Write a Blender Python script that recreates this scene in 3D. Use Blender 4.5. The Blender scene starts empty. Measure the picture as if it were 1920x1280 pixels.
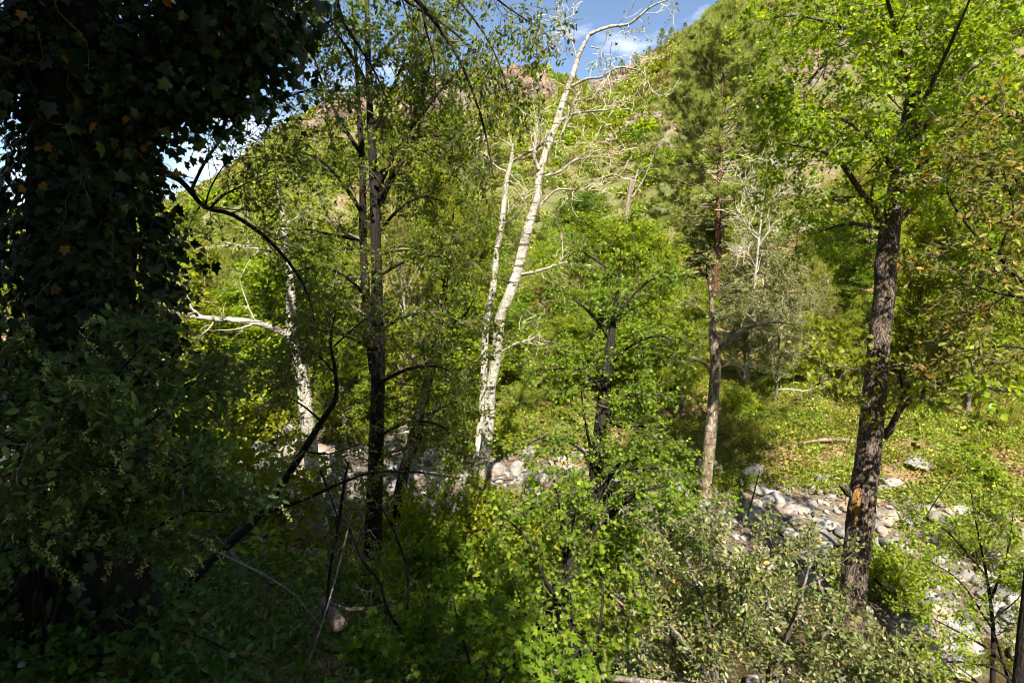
import bpy, math, random
import numpy as np
from mathutils import Vector, Matrix, noise

RNG = np.random.default_rng(7)
random.seed(7)
R = math.radians
scene = bpy.context.scene

# ------------------------------------------------------------------ camera
CAM = np.array([0.0, 0.0, 5.2])
PITCH = R(8.0)
FPX = 1067.0                      # focal length in pixels of the 1920 px wide photograph
cam_d = bpy.data.cameras.new('camera')
cam_d.sensor_width = 36.0
cam_d.lens = FPX / 1920 * 36.0
cam_d.clip_start = 0.05
cam_d.clip_end = 5000
cam_o = bpy.data.objects.new('camera', cam_d)
scene.collection.objects.link(cam_o)
cam_o.location = CAM
cam_o.rotation_euler = (R(90) - PITCH, 0, 0)
scene.camera = cam_o

# ------------------------------------------------------------------ sky and sun
SUN_EL, SUN_AZ = R(48), math.atan2(0.10, -1.0)       # azimuth clockwise from +Y
SUN = np.array([math.sin(SUN_AZ) * math.cos(SUN_EL), math.cos(SUN_AZ) * math.cos(SUN_EL), math.sin(SUN_EL)])
world = bpy.data.worlds.new('World')
scene.world = world
world.use_nodes = True
wn, wl = world.node_tree.nodes, world.node_tree.links
wn.clear()
w_out = wn.new('ShaderNodeOutputWorld')
w_bg = wn.new('ShaderNodeBackground')
w_sky = wn.new('ShaderNodeTexSky')
w_sky.sky_type = 'NISHITA'
w_sky.sun_disc = False
w_sky.sun_elevation = SUN_EL
w_sky.sun_rotation = SUN_AZ % (2 * math.pi)
w_sky.altitude = 1500
w_sky.ozone_density = 1.0
w_sky.dust_density = 1.4
w_tc = wn.new('ShaderNodeTexCoord')
w_map = wn.new('ShaderNodeMapping')
w_map.inputs['Scale'].default_value = (1.3, 1.3, 3.4)
w_map.inputs['Location'].default_value = (1.7, 0.2, 0.1)
w_noise = wn.new('ShaderNodeTexNoise')
w_noise.inputs['Scale'].default_value = 2.6
w_noise.inputs['Detail'].default_value = 8
w_noise.inputs['Roughness'].default_value = 0.58
w_ramp = wn.new('ShaderNodeValToRGB')
w_ramp.color_ramp.elements[0].position = 0.50
w_ramp.color_ramp.elements[1].position = 0.72
w_mix = wn.new('ShaderNodeMixRGB')
w_mix.inputs['Color2'].default_value = (9.0, 9.2, 9.6, 1)
wl.new(w_tc.outputs['Generated'], w_map.inputs['Vector'])
wl.new(w_map.outputs[0], w_noise.inputs['Vector'])
wl.new(w_noise.outputs['Fac'], w_ramp.inputs['Fac'])
wl.new(w_ramp.outputs[0], w_mix.inputs['Fac'])
wl.new(w_sky.outputs[0], w_mix.inputs['Color1'])
wl.new(w_mix.outputs[0], w_bg.inputs['Color'])
w_bg.inputs['Strength'].default_value = 0.056
wl.new(w_bg.outputs[0], w_out.inputs['Surface'])

sun_d = bpy.data.lights.new('sun', 'SUN')
sun_d.energy = 5.0
sun_d.angle = R(0.53)
sun_d.color = (1.0, 0.93, 0.80)
sun_o = bpy.data.objects.new('sun', sun_d)
scene.collection.objects.link(sun_o)
sun_o.rotation_euler = Vector(SUN).to_track_quat('Z', 'Y').to_euler()

scene.view_settings.view_transform = 'Standard'
scene.view_settings.look = 'None'
scene.view_settings.gamma = 1
scene.view_settings.exposure = 1.85
cy = scene.cycles
cy.max_bounces = 4; cy.diffuse_bounces = 2; cy.glossy_bounces = 1; cy.transmission_bounces = 3; cy.transparent_max_bounces = 6
cy.debug_use_spatial_splits = True; cy.use_light_tree = False; cy.use_adaptive_sampling = True; cy.adaptive_threshold = 0.03; cy.filter_width = 1.0; cy.adaptive_min_samples = 12; cy.caustics_reflective = False; cy.caustics_refractive = False

# ------------------------------------------------------------------ geometry helpers
def nrm(a):
    return a / np.maximum(np.linalg.norm(a, axis=-1, keepdims=True), 1e-9)

def ray(px, py):
    u, v = (px - 960) / FPX, (640 - py) / FPX
    c, s = math.cos(PITCH), math.sin(PITCH)
    return np.array([u, c + v * s, -s + v * c])

def at(px, py, Y):
    d = ray(px, py)
    return CAM + d * (Y / d[1])

def mpp(px, py, Y):               # metres covered by one photograph pixel at that place
    return (Y / ray(px, py)[1]) / FPX

def project(P):
    P = np.atleast_2d(P) - CAM
    c, s = math.cos(PITCH), math.sin(PITCH)
    f = P[:, 1] * c - P[:, 2] * s
    up = P[:, 1] * s + P[:, 2] * c
    f2 = np.where(f > 0.05, f, 0.05)
    return 960 + FPX * P[:, 0] / f2, 640 - FPX * up / f2, f

def fbm(x, y, seed=0, oct=4, freq=1.0):
    r = np.random.default_rng(seed)
    out = np.zeros(np.broadcast(x, y).shape)
    amp = 1.0
    for o in range(oct):
        for k in range(3):
            a = r.uniform(0, 2 * math.pi)
            ph = r.uniform(0, 2 * math.pi, 2)
            fr = freq * (2 ** o) * r.uniform(0.7, 1.3)
            out += amp * np.sin(fr * (x * math.cos(a) + y * math.sin(a)) + ph[0]) / 3
        amp *= 0.5
    return out

RT = [-1.6, -1.0, -.60, -.50, -.42, -.34, -.2, -.06, .05, .11, .15, .19, .25, .33, .45, .62, .9, 1.3, 2.0]
RS = [.10, .09, .10, .15, .21, .262, .30, .325, .325, .305, .300, .318, .360, .415, .56, .72, .92, 1.0, 1.0]
PS = [-40, -20, -14, -11, -8.5, -6, -4.6, -3.7, -3.0, -1.9, -1.1, 0.5, 2.6, 3.4, 4.6, 8, 15, 30, 60, 400]
PZ = [16.0, 7.4, 4.7, 3.6, 2.5, 1.25, .55, .12, -.28, -.36, -.06, .08, .25, .45, 1.0, 1.35, 1.9, 3.0, 5.0, 5.0]  # bank behind the viewer steepened to block low sky light

def height(x, y):
    x = np.asarray(x, float); y = np.asarray(y, float)
    s = y + 0.41 * x - 11.0 + 0.35 * np.sin(x * 0.55 + 0.6)
    z = np.interp(s, PS, PZ)
    z = z + 0.10 * fbm(x, y, 3, 3, 0.9) + 0.03 * fbm(x, y, 5, 3, 4.0)
    f = np.clip((y - 38) / 177.0, 0, 1)
    ridge = 215 * np.interp(x / np.maximum(y, 1), RT, RS) - 2.0
    prof = f ** 1.12
    hz = prof * ridge
    hz = hz + np.clip(f * 4, 0, 1) * (1 - f * .7) * (2.4 * fbm(x, y, 11, 4, 0.055) + 1.0 * fbm(x, y, 13, 3, 0.25))
    over = np.clip((y - 215) / 200, 0, 1)
    return z + hz - over * 60

def hit(px, py, t0=1.0, t1=420):
    d = ray(px, py)
    t = np.concatenate([np.linspace(t0, 40, 1200), np.linspace(40, t1, 2500)])
    P = CAM + t[:, None] * d
    below = P[:, 2] < height(P[:, 0], P[:, 1])
    i = int(np.argmax(below)) if below.any() else len(t) - 1
    return P[i]

def ground(x, y):
    return np.array([x, y, float(height(x, y))])

class Geo:
    def __init__(s):
        s.v, s.f3, s.f4, s.r, s.n = [], [], [], [], 0
    def add(s, v, f3=None, f4=None, r=None):
        v = np.asarray(v, float).reshape(-1, 3)
        if f3 is not None and len(f3): s.f3.append(np.asarray(f3, int).reshape(-1, 3) + s.n)
        if f4 is not None and len(f4): s.f4.append(np.asarray(f4, int).reshape(-1, 4) + s.n)
        s.v.append(v)
        s.r.append(np.zeros(len(v)) if r is None else np.broadcast_to(np.asarray(r, float), (len(v),)))
        s.n += len(v)
        return s
    def merge(s, g):
        if g.n:
            v = np.concatenate(g.v); r = np.concatenate(g.r)
            s.add(v, np.concatenate(g.f3) if g.f3 else None, np.concatenate(g.f4) if g.f4 else None, r)
        return s
    def mesh(s, name, origin=(0, 0, 0), smooth=False):
        me = bpy.data.meshes.new(name)
        v = (np.concatenate(s.v) if s.v else np.zeros((0, 3))) - np.asarray(origin)
        f3 = np.concatenate(s.f3) if s.f3 else np.zeros((0, 3), int)
        f4 = np.concatenate(s.f4) if s.f4 else np.zeros((0, 4), int)
        me.vertices.add(len(v)); me.vertices.foreach_set('co', v.astype(np.float32).ravel())
        loops = np.concatenate([f3.ravel(), f4.ravel()]).astype(np.int32)
        me.loops.add(len(loops)); me.loops.foreach_set('vertex_index', loops)
        st = np.concatenate([np.arange(len(f3)) * 3, len(f3) * 3 + np.arange(len(f4)) * 4]).astype(np.int32)
        me.polygons.add(len(st)); me.polygons.foreach_set('loop_start', st)
        if smooth: me.polygons.foreach_set('use_smooth', np.ones(len(st), bool))
        a = me.attributes.new('rnd', 'FLOAT', 'POINT')
        a.data.foreach_set('value', (np.concatenate(s.r) if s.r else np.zeros(0)).astype(np.float32))
        me.update(calc_edges=True); me.validate()
        return me

def obj(name, geo, mat, parent=None, smooth=False, loc=None, kind=None):
    if loc is None: loc = np.array(parent.location) if parent is not None else np.zeros(3)
    me = geo if isinstance(geo, bpy.types.Mesh) else geo.mesh(name, loc if parent is None or True else 0, smooth)
    o = bpy.data.objects.new(name, me)
    scene.collection.objects.link(o)
    if mat is not None and not me.materials: me.materials.append(mat)
    if parent is not None: o.parent = parent
    elif loc is not None: o.location = loc
    if kind: o['kind'] = kind
    return o

def subpart(name, geo, mat, part, base, smooth=False):     # child of a part: part sits at the thing's origin
    me = geo.mesh(name, base, smooth)
    o = bpy.data.objects.new(name, me); scene.collection.objects.link(o)
    me.materials.append(mat); o.parent = part
    return o

def thing(name, label, cat, base, group=None):
    o = bpy.data.objects.new(name, None)
    o.empty_display_size = 0.2
    scene.collection.objects.link(o)
    o.location = base
    o['label'] = label; o['category'] = cat
    if group: o['group'] = group
    return o

def tag(o, label, cat, group=None):
    o['label'] = label; o['category'] = cat
    if group: o['group'] = group
    return o

def copy_tree(src, loc, rotz=0, scale=1.0, label=None, cat=None, group=None, tilt=(0, 0), mats=None):
    r = src.copy(); scene.collection.objects.link(r)
    r.location = loc; r.rotation_euler = (tilt[0], tilt[1], rotz)
    r.scale = scale if hasattr(scale, '__len__') else (scale,) * 3
    if label: r['label'] = label
    if cat: r['category'] = cat
    if group: r['group'] = group
    elif 'group' in r: del r['group']
    for ch in list(src.children):
        c = ch.copy(); scene.collection.objects.link(c); c.parent = r
        for g in list(ch.children):
            d = g.copy(); scene.collection.objects.link(d); d.parent = c
    return r

def tubes(geo, pts, rad, nseg=4, r=None):
    """pts (N,K,3), rad (N,K)"""
    pts = np.asarray(pts, float); rad = np.asarray(rad, float)
    if pts.ndim == 2: pts, rad = pts[None], rad[None]
    N, K, _ = pts.shape
    if N == 0: return geo
    tan = np.empty_like(pts)
    tan[:, 1:-1] = pts[:, 2:] - pts[:, :-2]
    tan[:, 0] = pts[:, 1] - pts[:, 0]; tan[:, -1] = pts[:, -1] - pts[:, -2]
    tan = nrm(tan)
    md = np.abs(nrm(pts[:, -1] - pts[:, 0]))
    ref = np.eye(3)[np.argmin(md, axis=1)][:, None, :]
    u = nrm(ref - (ref * tan).sum(-1, keepdims=True) * tan)
    w = np.cross(tan, u)
    a = np.arange(nseg) * 2 * math.pi / nseg
    V = pts[:, :, None, :] + rad[:, :, None, None] * (np.cos(a)[None, None, :, None] * u[:, :, None, :] + np.sin(a)[None, None, :, None] * w[:, :, None, :])
    idx = np.arange(N * K * nseg).reshape(N, K, nseg)
    nx = np.roll(idx, -1, axis=2)
    q = np.stack([idx[:, :-1], nx[:, :-1], nx[:, 1:], idx[:, 1:]], -1).reshape(-1, 4)
    rr = None if r is None else np.repeat(np.asarray(r), K * nseg)
    geo.add(V.reshape(-1, 3), None, q, rr)
    # closed tips
    tipc = pts[:, -1] + tan[:, -1] * rad[:, -1:] * 0.6
    nt = np.empty((N, nseg, 3), int)
    return geo

def catmull(P, n):
    P = np.asarray(P, float)
    Q = np.vstack([2 * P[0] - P[1], P, 2 * P[-1] - P[-2]])
    out = []
    m = len(P) - 1
    tt = np.linspace(0, m, n)
    for t in tt:
        i = min(int(t), m - 1); f = t - i
        a, b, c, d = Q[i], Q[i + 1], Q[i + 2], Q[i + 3]
        out.append(0.5 * (2 * b + (c - a) * f + (2 * a - 5 * b + 4 * c - d) * f * f + (3 * b - a - 3 * c + d) * f ** 3))
    return np.array(out)

def pxpath(spec, n):
    """spec: (px, py, Y, width px) rows -> smooth path of n points + radii"""
    P = np.array([at(a, b, c) for a, b, c, w in spec])
    W = np.array([[w * 0.5 * mpp(a, b, c) / math.sqrt(1 + min(abs((a - 960) / FPX), 1.2) ** 2), 0, 0] for a, b, c, w in spec])
    return catmull(P, n), np.maximum(catmull(W, n)[:, 0], 0.002)

def bark_tube(pts, rad, nseg=18, amp=0.09, fine=0.05, seed=0, freq=3.0):
    g = Geo(); tubes(g, pts, rad, nseg)
    v = g.v[0]
    K = len(pts)
    ctr = np.repeat(np.asarray(pts), nseg, axis=0)
    d = v - ctr
    ns = np.array([noise.noise(Vector((p[0] * freq, p[1] * freq, p[2] * freq * .45 + seed))) * amp + noise.noise(Vector((p[0] * 17, p[1] * 17, p[2] * 5 + seed))) * fine for p in v])
    g.v[0] = ctr + d * (1 + ns[:, None] * 1.6)
    # end cap
    top = len(v) - nseg
    c = g.v[0][top:].mean(0) + (pts[-1] - pts[-2]) * .15
    g.v.append(c[None]); g.r.append(np.zeros(1)); ci = g.n; g.n += 1
    g.f3.append(np.array([[top + i, top + (i + 1) % nseg, ci] for i in range(nseg)]))
    return g

def grow(P, D, L, r0, k=5, wob=.25, up=0.0, r1=.25, rng=RNG):
    N = len(P)
    pts = np.empty((N, k + 1, 3)); pts[:, 0] = P
    d = nrm(D)
    for i in range(k):
        d = nrm(d + rng.normal(0, wob, (N, 3)) + np.array([0, 0, 1.0]) * up)
        pts[:, i + 1] = pts[:, i] + d * (L / k)[:, None]
    t = np.linspace(0, 1, k + 1)
    rad = r0[:, None] * (1 - t * (1 - r1))
    return pts, rad

def sub(pts, rad, n, t0=.2, t1=1.0, ang=(35, 70), L=(.4, .8), k=4, wob=.2, up=0.05, rf=.55, taper=.4, rmin=.0025, rng=RNG, flat=0.0):
    N, K, _ = pts.shape
    t = t0 + (t1 - t0) * (np.arange(n)[None] + rng.uniform(0, 1, (N, n))) / n
    s = t * (K - 1); i = np.minimum(s.astype(int), K - 2); f = (s - i)[..., None]
    ii = np.arange(N)[:, None]
    a, b = pts[ii, i], pts[ii, i + 1]
    P = a + (b - a) * f
    T = nrm(b - a)
    rr = rad[ii, i] * (1 - f[..., 0]) + rad[ii, i + 1] * f[..., 0]
    Q = rng.normal(0, 1, P.shape); Q[..., 2] *= (1 - flat)
    Q = nrm(Q - (Q * T).sum(-1, keepdims=True) * T)
    an = np.radians(rng.uniform(ang[0], ang[1], t.shape))[..., None]
    D = np.cos(an) * T + np.sin(an) * Q
    Ls = rng.uniform(L[0], L[1], t.shape) * (1 - taper * t)
    return grow(P.reshape(-1, 3), D.reshape(-1, 3), Ls.ravel(), np.maximum(rr.ravel() * rf, rmin), k, wob, up, rng=rng)

KITE = (np.array([[0, 0, 0], [.30, .42, .05], [0, 1, -.06], [-.30, .42, .05]]), np.array([[0, 1, 2], [0, 2, 3]]), None)
WIDE = (np.array([[0, 0, 0], [.42, .38, .06], [.3, .75, 0], [0, 1, -.08], [-.3, .75, 0], [-.42, .38, .06]]), None, np.array([[0, 1, 2, 3], [0, 3, 4, 5]]))
OVAL = (np.array([[0, 0, 0], [.17, .22, .04], [.23, .5, .05], [.15, .8, .01], [0, 1, -.06], [-.15, .8, .01], [-.23, .5, .05], [-.17, .22, .04], [0, .5, 0]]),
        np.array([[0, 1, 8], [1, 2, 8], [2, 3, 8], [3, 4, 8], [4, 5, 8], [5, 6, 8], [6, 7, 8], [7, 0, 8]]), None)
OV4 = (np.array([[0, 0, 0], [.24, .32, .05], [.20, .70, .02], [0, 1, -.07], [-.20, .70, .02], [-.24, .32, .05]]), None, np.array([[0, 1, 2, 3], [0, 3, 4, 5]]))
_iv = np.array([[0, .0, 0], [.30, -.10, -.03], [.46, .12, -.06], [.34, .30, .0], [.52, .55, -.08], [.24, .60, .0], [0, 1.0, -.12], [-.24, .60, .0], [-.52, .55, -.08], [-.34, .30, .0], [-.46, .12, -.06], [-.30, -.10, -.03], [0, .32, .05]])
IVY = (_iv, np.array([[i, (i + 1) % 12, 12] for i in range(12)]), None)
_mp = np.array([[0, 0, 0], [.22, .02, -.02], [.5, .12, -.07], [.30, .28, 0], [.58, .58, -.1], [.22, .55, .0], [.1, .75, 0], [0, 1.05, -.12], [-.1, .75, 0], [-.22, .55, .0], [-.58, .58, -.1], [-.30, .28, 0], [-.5, .12, -.07], [-.22, .02, -.02], [0, .3, .05]])
MAPLE = (_mp, np.array([[i, (i + 1) % 14, 14] for i in range(14)]), None)
NEEDLE = (np.array([[-.036, 0, 0], [.036, 0, 0], [0, 1, 0]]), np.array([[0, 1, 2]]), None)

def leaf_frames(P, D, N):
    D = nrm(D)
    B = nrm(np.cross(D, N)); N2 = np.cross(B, D)
    return B, D, N2

def leaves(geo, P, D, N, S, tpl, r=None, rng=RNG):
    n = len(P)
    if n == 0: return geo
    B, D, N = leaf_frames(P, D, N)
    T, f3, f4 = tpl
    S = np.broadcast_to(np.asarray(S, float), (n,))
    V = P[:, None] + S[:, None, None] * (T[None, :, 0:1] * B[:, None] + T[None, :, 1:2] * D[:, None] + T[None, :, 2:3] * N[:, None])
    off = (np.arange(n) * len(T))[:, None, None]
    rr = rng.uniform(0, 1, n) if r is None else r
    geo.add(V.reshape(-1, 3), None if f3 is None else (f3[None] + off).reshape(-1, 3), None if f4 is None else (f4[None] + off).reshape(-1, 4), np.repeat(rr, len(T)))
    return geo

def leafpos(tw, n, spread=.03, ang=.9, nup=.7, t0=.15, droop=.15, rng=RNG):
    N, K, _ = tw.shape
    t = t0 + (1 - t0) * rng.uniform(0, 1, (N, n)); s = t * (K - 1)
    i = np.minimum(s.astype(int), K - 2); f = (s - i)[..., None]
    ii = np.arange(N)[:, None]
    a, b = tw[ii, i], tw[ii, i + 1]
    P = (a + (b - a) * f).reshape(-1, 3); T = nrm(b - a).reshape(-1, 3)
    P = P + rng.normal(0, spread, P.shape)
    D = nrm(T * (1 - ang * .5) + ang * nrm(rng.normal(0, 1, T.shape)) + np.array([0, 0, -droop]))
    Nn = nrm(rng.normal(0, 1, T.shape) * (1 - nup) + np.array([0, 0, 1.0]) * nup)
    return P, D, Nn

def tones(tw, n, rng=RNG):
    N = len(tw)
    c = np.repeat(rng.uniform(0, 1, N), n)
    return np.clip(c * .6 + rng.uniform(0, 1, N * n) * .4, 0, .999)

# ------------------------------------------------------------------ materials
def newmat(name):
    m = bpy.data.materials.new(name); m.use_nodes = True
    m.node_tree.nodes.clear()
    return m, m.node_tree.nodes, m.node_tree.links

def ramp(n, stops):
    r = n.new('ShaderNodeValToRGB')
    e = r.color_ramp.elements
    while len(e) < len(stops): e.new(0.5)
    for k, (p, c) in enumerate(stops):
        e[k].position = p; e[k].color = (*c, 1) if len(c) == 3 else c
    return r

def leafmat(name, stops, trans=.48, gloss=.18, tint=.12):
    m, n, l = newmat(name)
    out = n.new('ShaderNodeOutputMaterial')
    at_ = n.new('ShaderNodeAttribute'); at_.attribute_name = 'rnd'
    oi = n.new('ShaderNodeObjectInfo')
    ad = n.new('ShaderNodeMath'); ad.operation = 'ADD'
    fr = n.new('ShaderNodeMath'); fr.operation = 'FRACT'
    l.new(at_.outputs['Fac'], ad.inputs[0]); l.new(oi.outputs['Random'], ad.inputs[1]); l.new(ad.outputs[0], fr.inputs[0])
    cr = ramp(n, stops); l.new(fr.outputs[0], cr.inputs['Fac'])
    hs = n.new('ShaderNodeHueSaturation')
    mr = n.new('ShaderNodeMapRange'); mr.inputs['To Min'].default_value = 1 - tint * 1.6; mr.inputs['To Max'].default_value = 1 + tint * 1.6
    mh = n.new('ShaderNodeMapRange'); mh.inputs['To Min'].default_value = .5 - tint * .11; mh.inputs['To Max'].default_value = .5 + tint * .16
    l.new(oi.outputs['Random'], mr.inputs['Value']); l.new(mr.outputs[0], hs.inputs['Value'])
    l.new(oi.outputs['Random'], mh.inputs['Value']); l.new(mh.outputs[0], hs.inputs['Hue'])
    l.new(cr.outputs[0], hs.inputs['Color'])
    p = n.new('ShaderNodeBsdfPrincipled')
    p.inputs['Roughness'].default_value = .42; p.inputs['Specular IOR Level'].default_value = gloss
    l.new(hs.outputs[0], p.inputs['Base Color'])
    t = n.new('ShaderNodeBsdfTranslucent')
    hs2 = n.new('ShaderNodeHueSaturation'); hs2.inputs['Saturation'].default_value = 1.15; hs2.inputs['Value'].default_value = 1.7; hs2.inputs['Hue'].default_value = .494
    l.new(hs.outputs[0], hs2.inputs['Color']); l.new(hs2.outputs[0], t.inputs['Color'])
    mx = n.new('ShaderNodeMixShader'); mx.inputs[0].default_value = trans
    l.new(p.outputs[0], mx.inputs[1]); l.new(t.outputs[0], mx.inputs[2]); l.new(mx.outputs[0], out.inputs['Surface'])
    return m

def barkmat(name, dark, light, sx=9, sz=2.2, bump=.6, crack=.16, patch=None, patch_amt=.5, patch_scale=5, scars=0):
    """fissured bark: two sheets of stretched ridged noise; smooth barks take patches and cross scars instead"""
    m, n, l = newmat(name)
    out = n.new('ShaderNodeOutputMaterial')
    tc = n.new('ShaderNodeTexCoord')
    def nz(scale3, sc, det, rough=.6, dist=0):
        mp = n.new('ShaderNodeMapping'); mp.inputs['Scale'].default_value = scale3; l.new(tc.outputs['Object'], mp.inputs['Vector'])
        t = n.new('ShaderNodeTexNoise'); t.inputs['Scale'].default_value = sc; t.inputs['Detail'].default_value = det; t.inputs['Roughness'].default_value = rough; t.inputs['Distortion'].default_value = dist
        l.new(mp.outputs[0], t.inputs['Vector']); return t.outputs['Fac']
    def math_(op, a, b=None, c=None):
        q = n.new('ShaderNodeMath'); q.operation = op
        for k, v in enumerate((a, b, c)):
            if v is None: continue
            if isinstance(v, (int, float)): q.inputs[k].default_value = v
            else: l.new(v, q.inputs[k])
        return q.outputs[0]
    ridge = math_('ABSOLUTE', math_('SUBTRACT', nz((sx, sx, sz), 1.6, 3, .55, .6), .5))
    rr = ramp(n, [(0, (0, 0, 0)), (crack, (1, 1, 1))]); l.new(ridge, rr.inputs[0])
    fine = nz((sx * 2.5, sx * 2.5, sz * 3), 2.0, 6, .7)
    h = math_('MULTIPLY', rr.outputs[0], math_('MULTIPLY_ADD', fine, .9, .15))
    cr = ramp(n, [(.05, dark), (.85, light)]); l.new(h, cr.inputs[0])
    col = cr.outputs[0]
    big = nz((1, 1, .5), 2.2, 4)
    hv = n.new('ShaderNodeHueSaturation'); mr = n.new('ShaderNodeMapRange'); mr.inputs['From Min'].default_value = .3; mr.inputs['From Max'].default_value = .7; mr.inputs['To Min'].default_value = .72; mr.inputs['To Max'].default_value = 1.15
    l.new(big, mr.inputs[0]); l.new(mr.outputs[0], hv.inputs['Value']); l.new(col, hv.inputs['Color']); col = hv.outputs[0]
    if patch:
        pn = nz((1, 1, .45), patch_scale, 5, .65, .4)
        pr = ramp(n, [(patch_amt, (0, 0, 0)), (patch_amt + .06, (1, 1, 1))]); l.new(pn, pr.inputs[0])
        mm = n.new('ShaderNodeMixRGB'); l.new(pr.outputs[0], mm.inputs[0]); l.new(col, mm.inputs[1]); mm.inputs[2].default_value = (*patch, 1); col = mm.outputs[0]
    if scars:
        sc_ = nz((1.6, 1.6, 13), 1.5, 3, .5, .3)
        sr = ramp(n, [(scars, (0, 0, 0)), (scars + .03, (1, 1, 1))]); l.new(sc_, sr.inputs[0])
        mm = n.new('ShaderNodeMixRGB'); l.new(sr.outputs[0], mm.inputs[0]); l.new(col, mm.inputs[1]); mm.inputs[2].default_value = (.07, .055, .04, 1); col = mm.outputs[0]
    p = n.new('ShaderNodeBsdfPrincipled'); p.inputs['Roughness'].default_value = .85; p.inputs['Specular IOR Level'].default_value = .2
    l.new(col, p.inputs['Base Color'])
    b = n.new('ShaderNodeBump'); b.inputs['Strength'].default_value = bump; b.inputs['Distance'].default_value = .02
    l.new(h, b.inputs['Height']); l.new(b.outputs[0], p.inputs['Normal'])
    l.new(p.outputs[0], out.inputs['Surface'])
    return m

def noisemat(name, stops, scale=6, detail=8, rough=.9, bump=.4, bscale=30, second=None, smask=(.5, .6), sscale=2, spec=.2, dist=.03, objrnd=0):
    m, n, l = newmat(name)
    out = n.new('ShaderNodeOutputMaterial')
    tc = n.new('ShaderNodeTexCoord')
    ge = n.new('ShaderNodeNewGeometry')
    vec = ge.outputs['Position']
    no = n.new('ShaderNodeTexNoise'); no.inputs['Scale'].default_value = scale; no.inputs['Detail'].default_value = detail; no.inputs['Roughness'].default_value = .62
    l.new(vec, no.inputs['Vector'])
    cr = ramp(n, stops); l.new(no.outputs['Fac'], cr.inputs[0])
    col = cr.outputs[0]
    if second:
        n2 = n.new('ShaderNodeTexNoise'); n2.inputs['Scale'].default_value = sscale; n2.inputs['Detail'].default_value = 6; l.new(vec, n2.inputs['Vector'])
        r2 = ramp(n, [(smask[0], (0, 0, 0)), (smask[1], (1, 1, 1))]); l.new(n2.outputs['Fac'], r2.inputs[0])
        c2 = ramp(n, second); l.new(no.outputs['Fac'], c2.inputs[0])
        mm = n.new('ShaderNodeMixRGB'); l.new(r2.outputs[0], mm.inputs[0]); l.new(col, mm.inputs[1]); l.new(c2.outputs[0], mm.inputs[2]); col = mm.outputs[0]
    if objrnd:
        oi = n.new('ShaderNodeObjectInfo'); hs = n.new('ShaderNodeHueSaturation')
        mr = n.new('ShaderNodeMapRange'); mr.inputs['To Min'].default_value = 1 - objrnd; mr.inputs['To Max'].default_value = 1 + objrnd * .5
        l.new(oi.outputs['Random'], mr.inputs['Value']); l.new(mr.outputs[0], hs.inputs['Value']); l.new(col, hs.inputs['Color']); col = hs.outputs[0]
    p = n.new('ShaderNodeBsdfPrincipled'); p.inputs['Roughness'].default_value = rough; p.inputs['Specular IOR Level'].default_value = spec
    l.new(col, p.inputs['Base Color'])
    nb = n.new('ShaderNodeTexNoise'); nb.inputs['Scale'].default_value = bscale; nb.inputs['Detail'].default_value = 6; l.new(vec, nb.inputs['Vector'])
    b = n.new('ShaderNodeBump'); b.inputs['Strength'].default_value = bump; b.inputs['Distance'].default_value = dist
    l.new(nb.outputs['Fac'], b.inputs['Height']); l.new(b.outputs[0], p.inputs['Normal'])
    l.new(p.outputs[0], out.inputs['Surface'])
    return m

G = lambda *c: c
M = {}
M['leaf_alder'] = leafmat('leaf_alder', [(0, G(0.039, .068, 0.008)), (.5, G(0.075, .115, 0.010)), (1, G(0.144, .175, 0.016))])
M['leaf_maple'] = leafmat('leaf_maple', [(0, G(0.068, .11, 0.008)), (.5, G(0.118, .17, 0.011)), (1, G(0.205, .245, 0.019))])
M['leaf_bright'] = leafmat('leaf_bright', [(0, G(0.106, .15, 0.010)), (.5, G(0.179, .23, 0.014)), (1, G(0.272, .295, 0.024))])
M['leaf_yellow'] = leafmat('leaf_yellow', [(0, G(0.120, .15, 0.016)), (.5, G(0.191, .215, 0.024)), (1, G(0.261, .26, 0.036))])
M['leaf_ivy'] = leafmat('leaf_ivy', [(0, G(0.010, .025, .006)), (.7, G(0.020, .042, .010)), (.92, G(0.050, .085, .018)), (1, G(0.100, .13, .025))], trans=.25, gloss=.28)  # darkened to deepen the shade; brightest stops stand for leaves catching light
M['leaf_dead'] = leafmat('leaf_dead', [(0, G(0.300, .13, .02)), (.5, G(0.320, .18, .03)), (1, G(0.260, .08, .02))], trans=.4)
M['leaf_cherry'] = leafmat('leaf_cherry', [(0, G(0.046, .08, .018)), (.6, G(0.085, .135, .028)), (1, G(0.148, .18, .045))], trans=.4, gloss=.3)
M['leaf_silver'] = leafmat('leaf_silver', [(0, G(0.080, .105, .025)), (.45, G(0.137, .16, .045)), (.90, G(0.205, .21, .075)), (.985, G(0.251, .20, .06)), (1, G(0.319, .15, .03))], trans=.38, gloss=.45)
M['leaf_rust'] = leafmat('leaf_rust', [(0, G(0.080, .11, .02)), (.6, G(0.150, .17, .03)), (.82, G(0.240, .20, .04)), (1, G(0.300, .13, .03))], trans=.4)
M['leaf_scrub'] = leafmat('leaf_scrub', [(0, G(0.115, 0.119, 0.024)), (.5, G(0.187, 0.182, 0.038)), (1, G(0.272, 0.239, 0.056))], trans=.25, tint=.35)
M['needle'] = leafmat('needle', [(0, G(.15, .17, .04)), (.5, G(.215, .235, .06)), (1, G(.29, .295, .09))], trans=.45, gloss=.1)
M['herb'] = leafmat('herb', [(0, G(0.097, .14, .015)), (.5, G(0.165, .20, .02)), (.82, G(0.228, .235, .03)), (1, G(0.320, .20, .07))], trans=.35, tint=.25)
M['herb_dark'] = leafmat('herb_dark', [(0, G(0.034, .07, .015)), (.5, G(0.051, .095, .018)), (1, G(0.091, .13, .025))], trans=.35, tint=.2)
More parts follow.
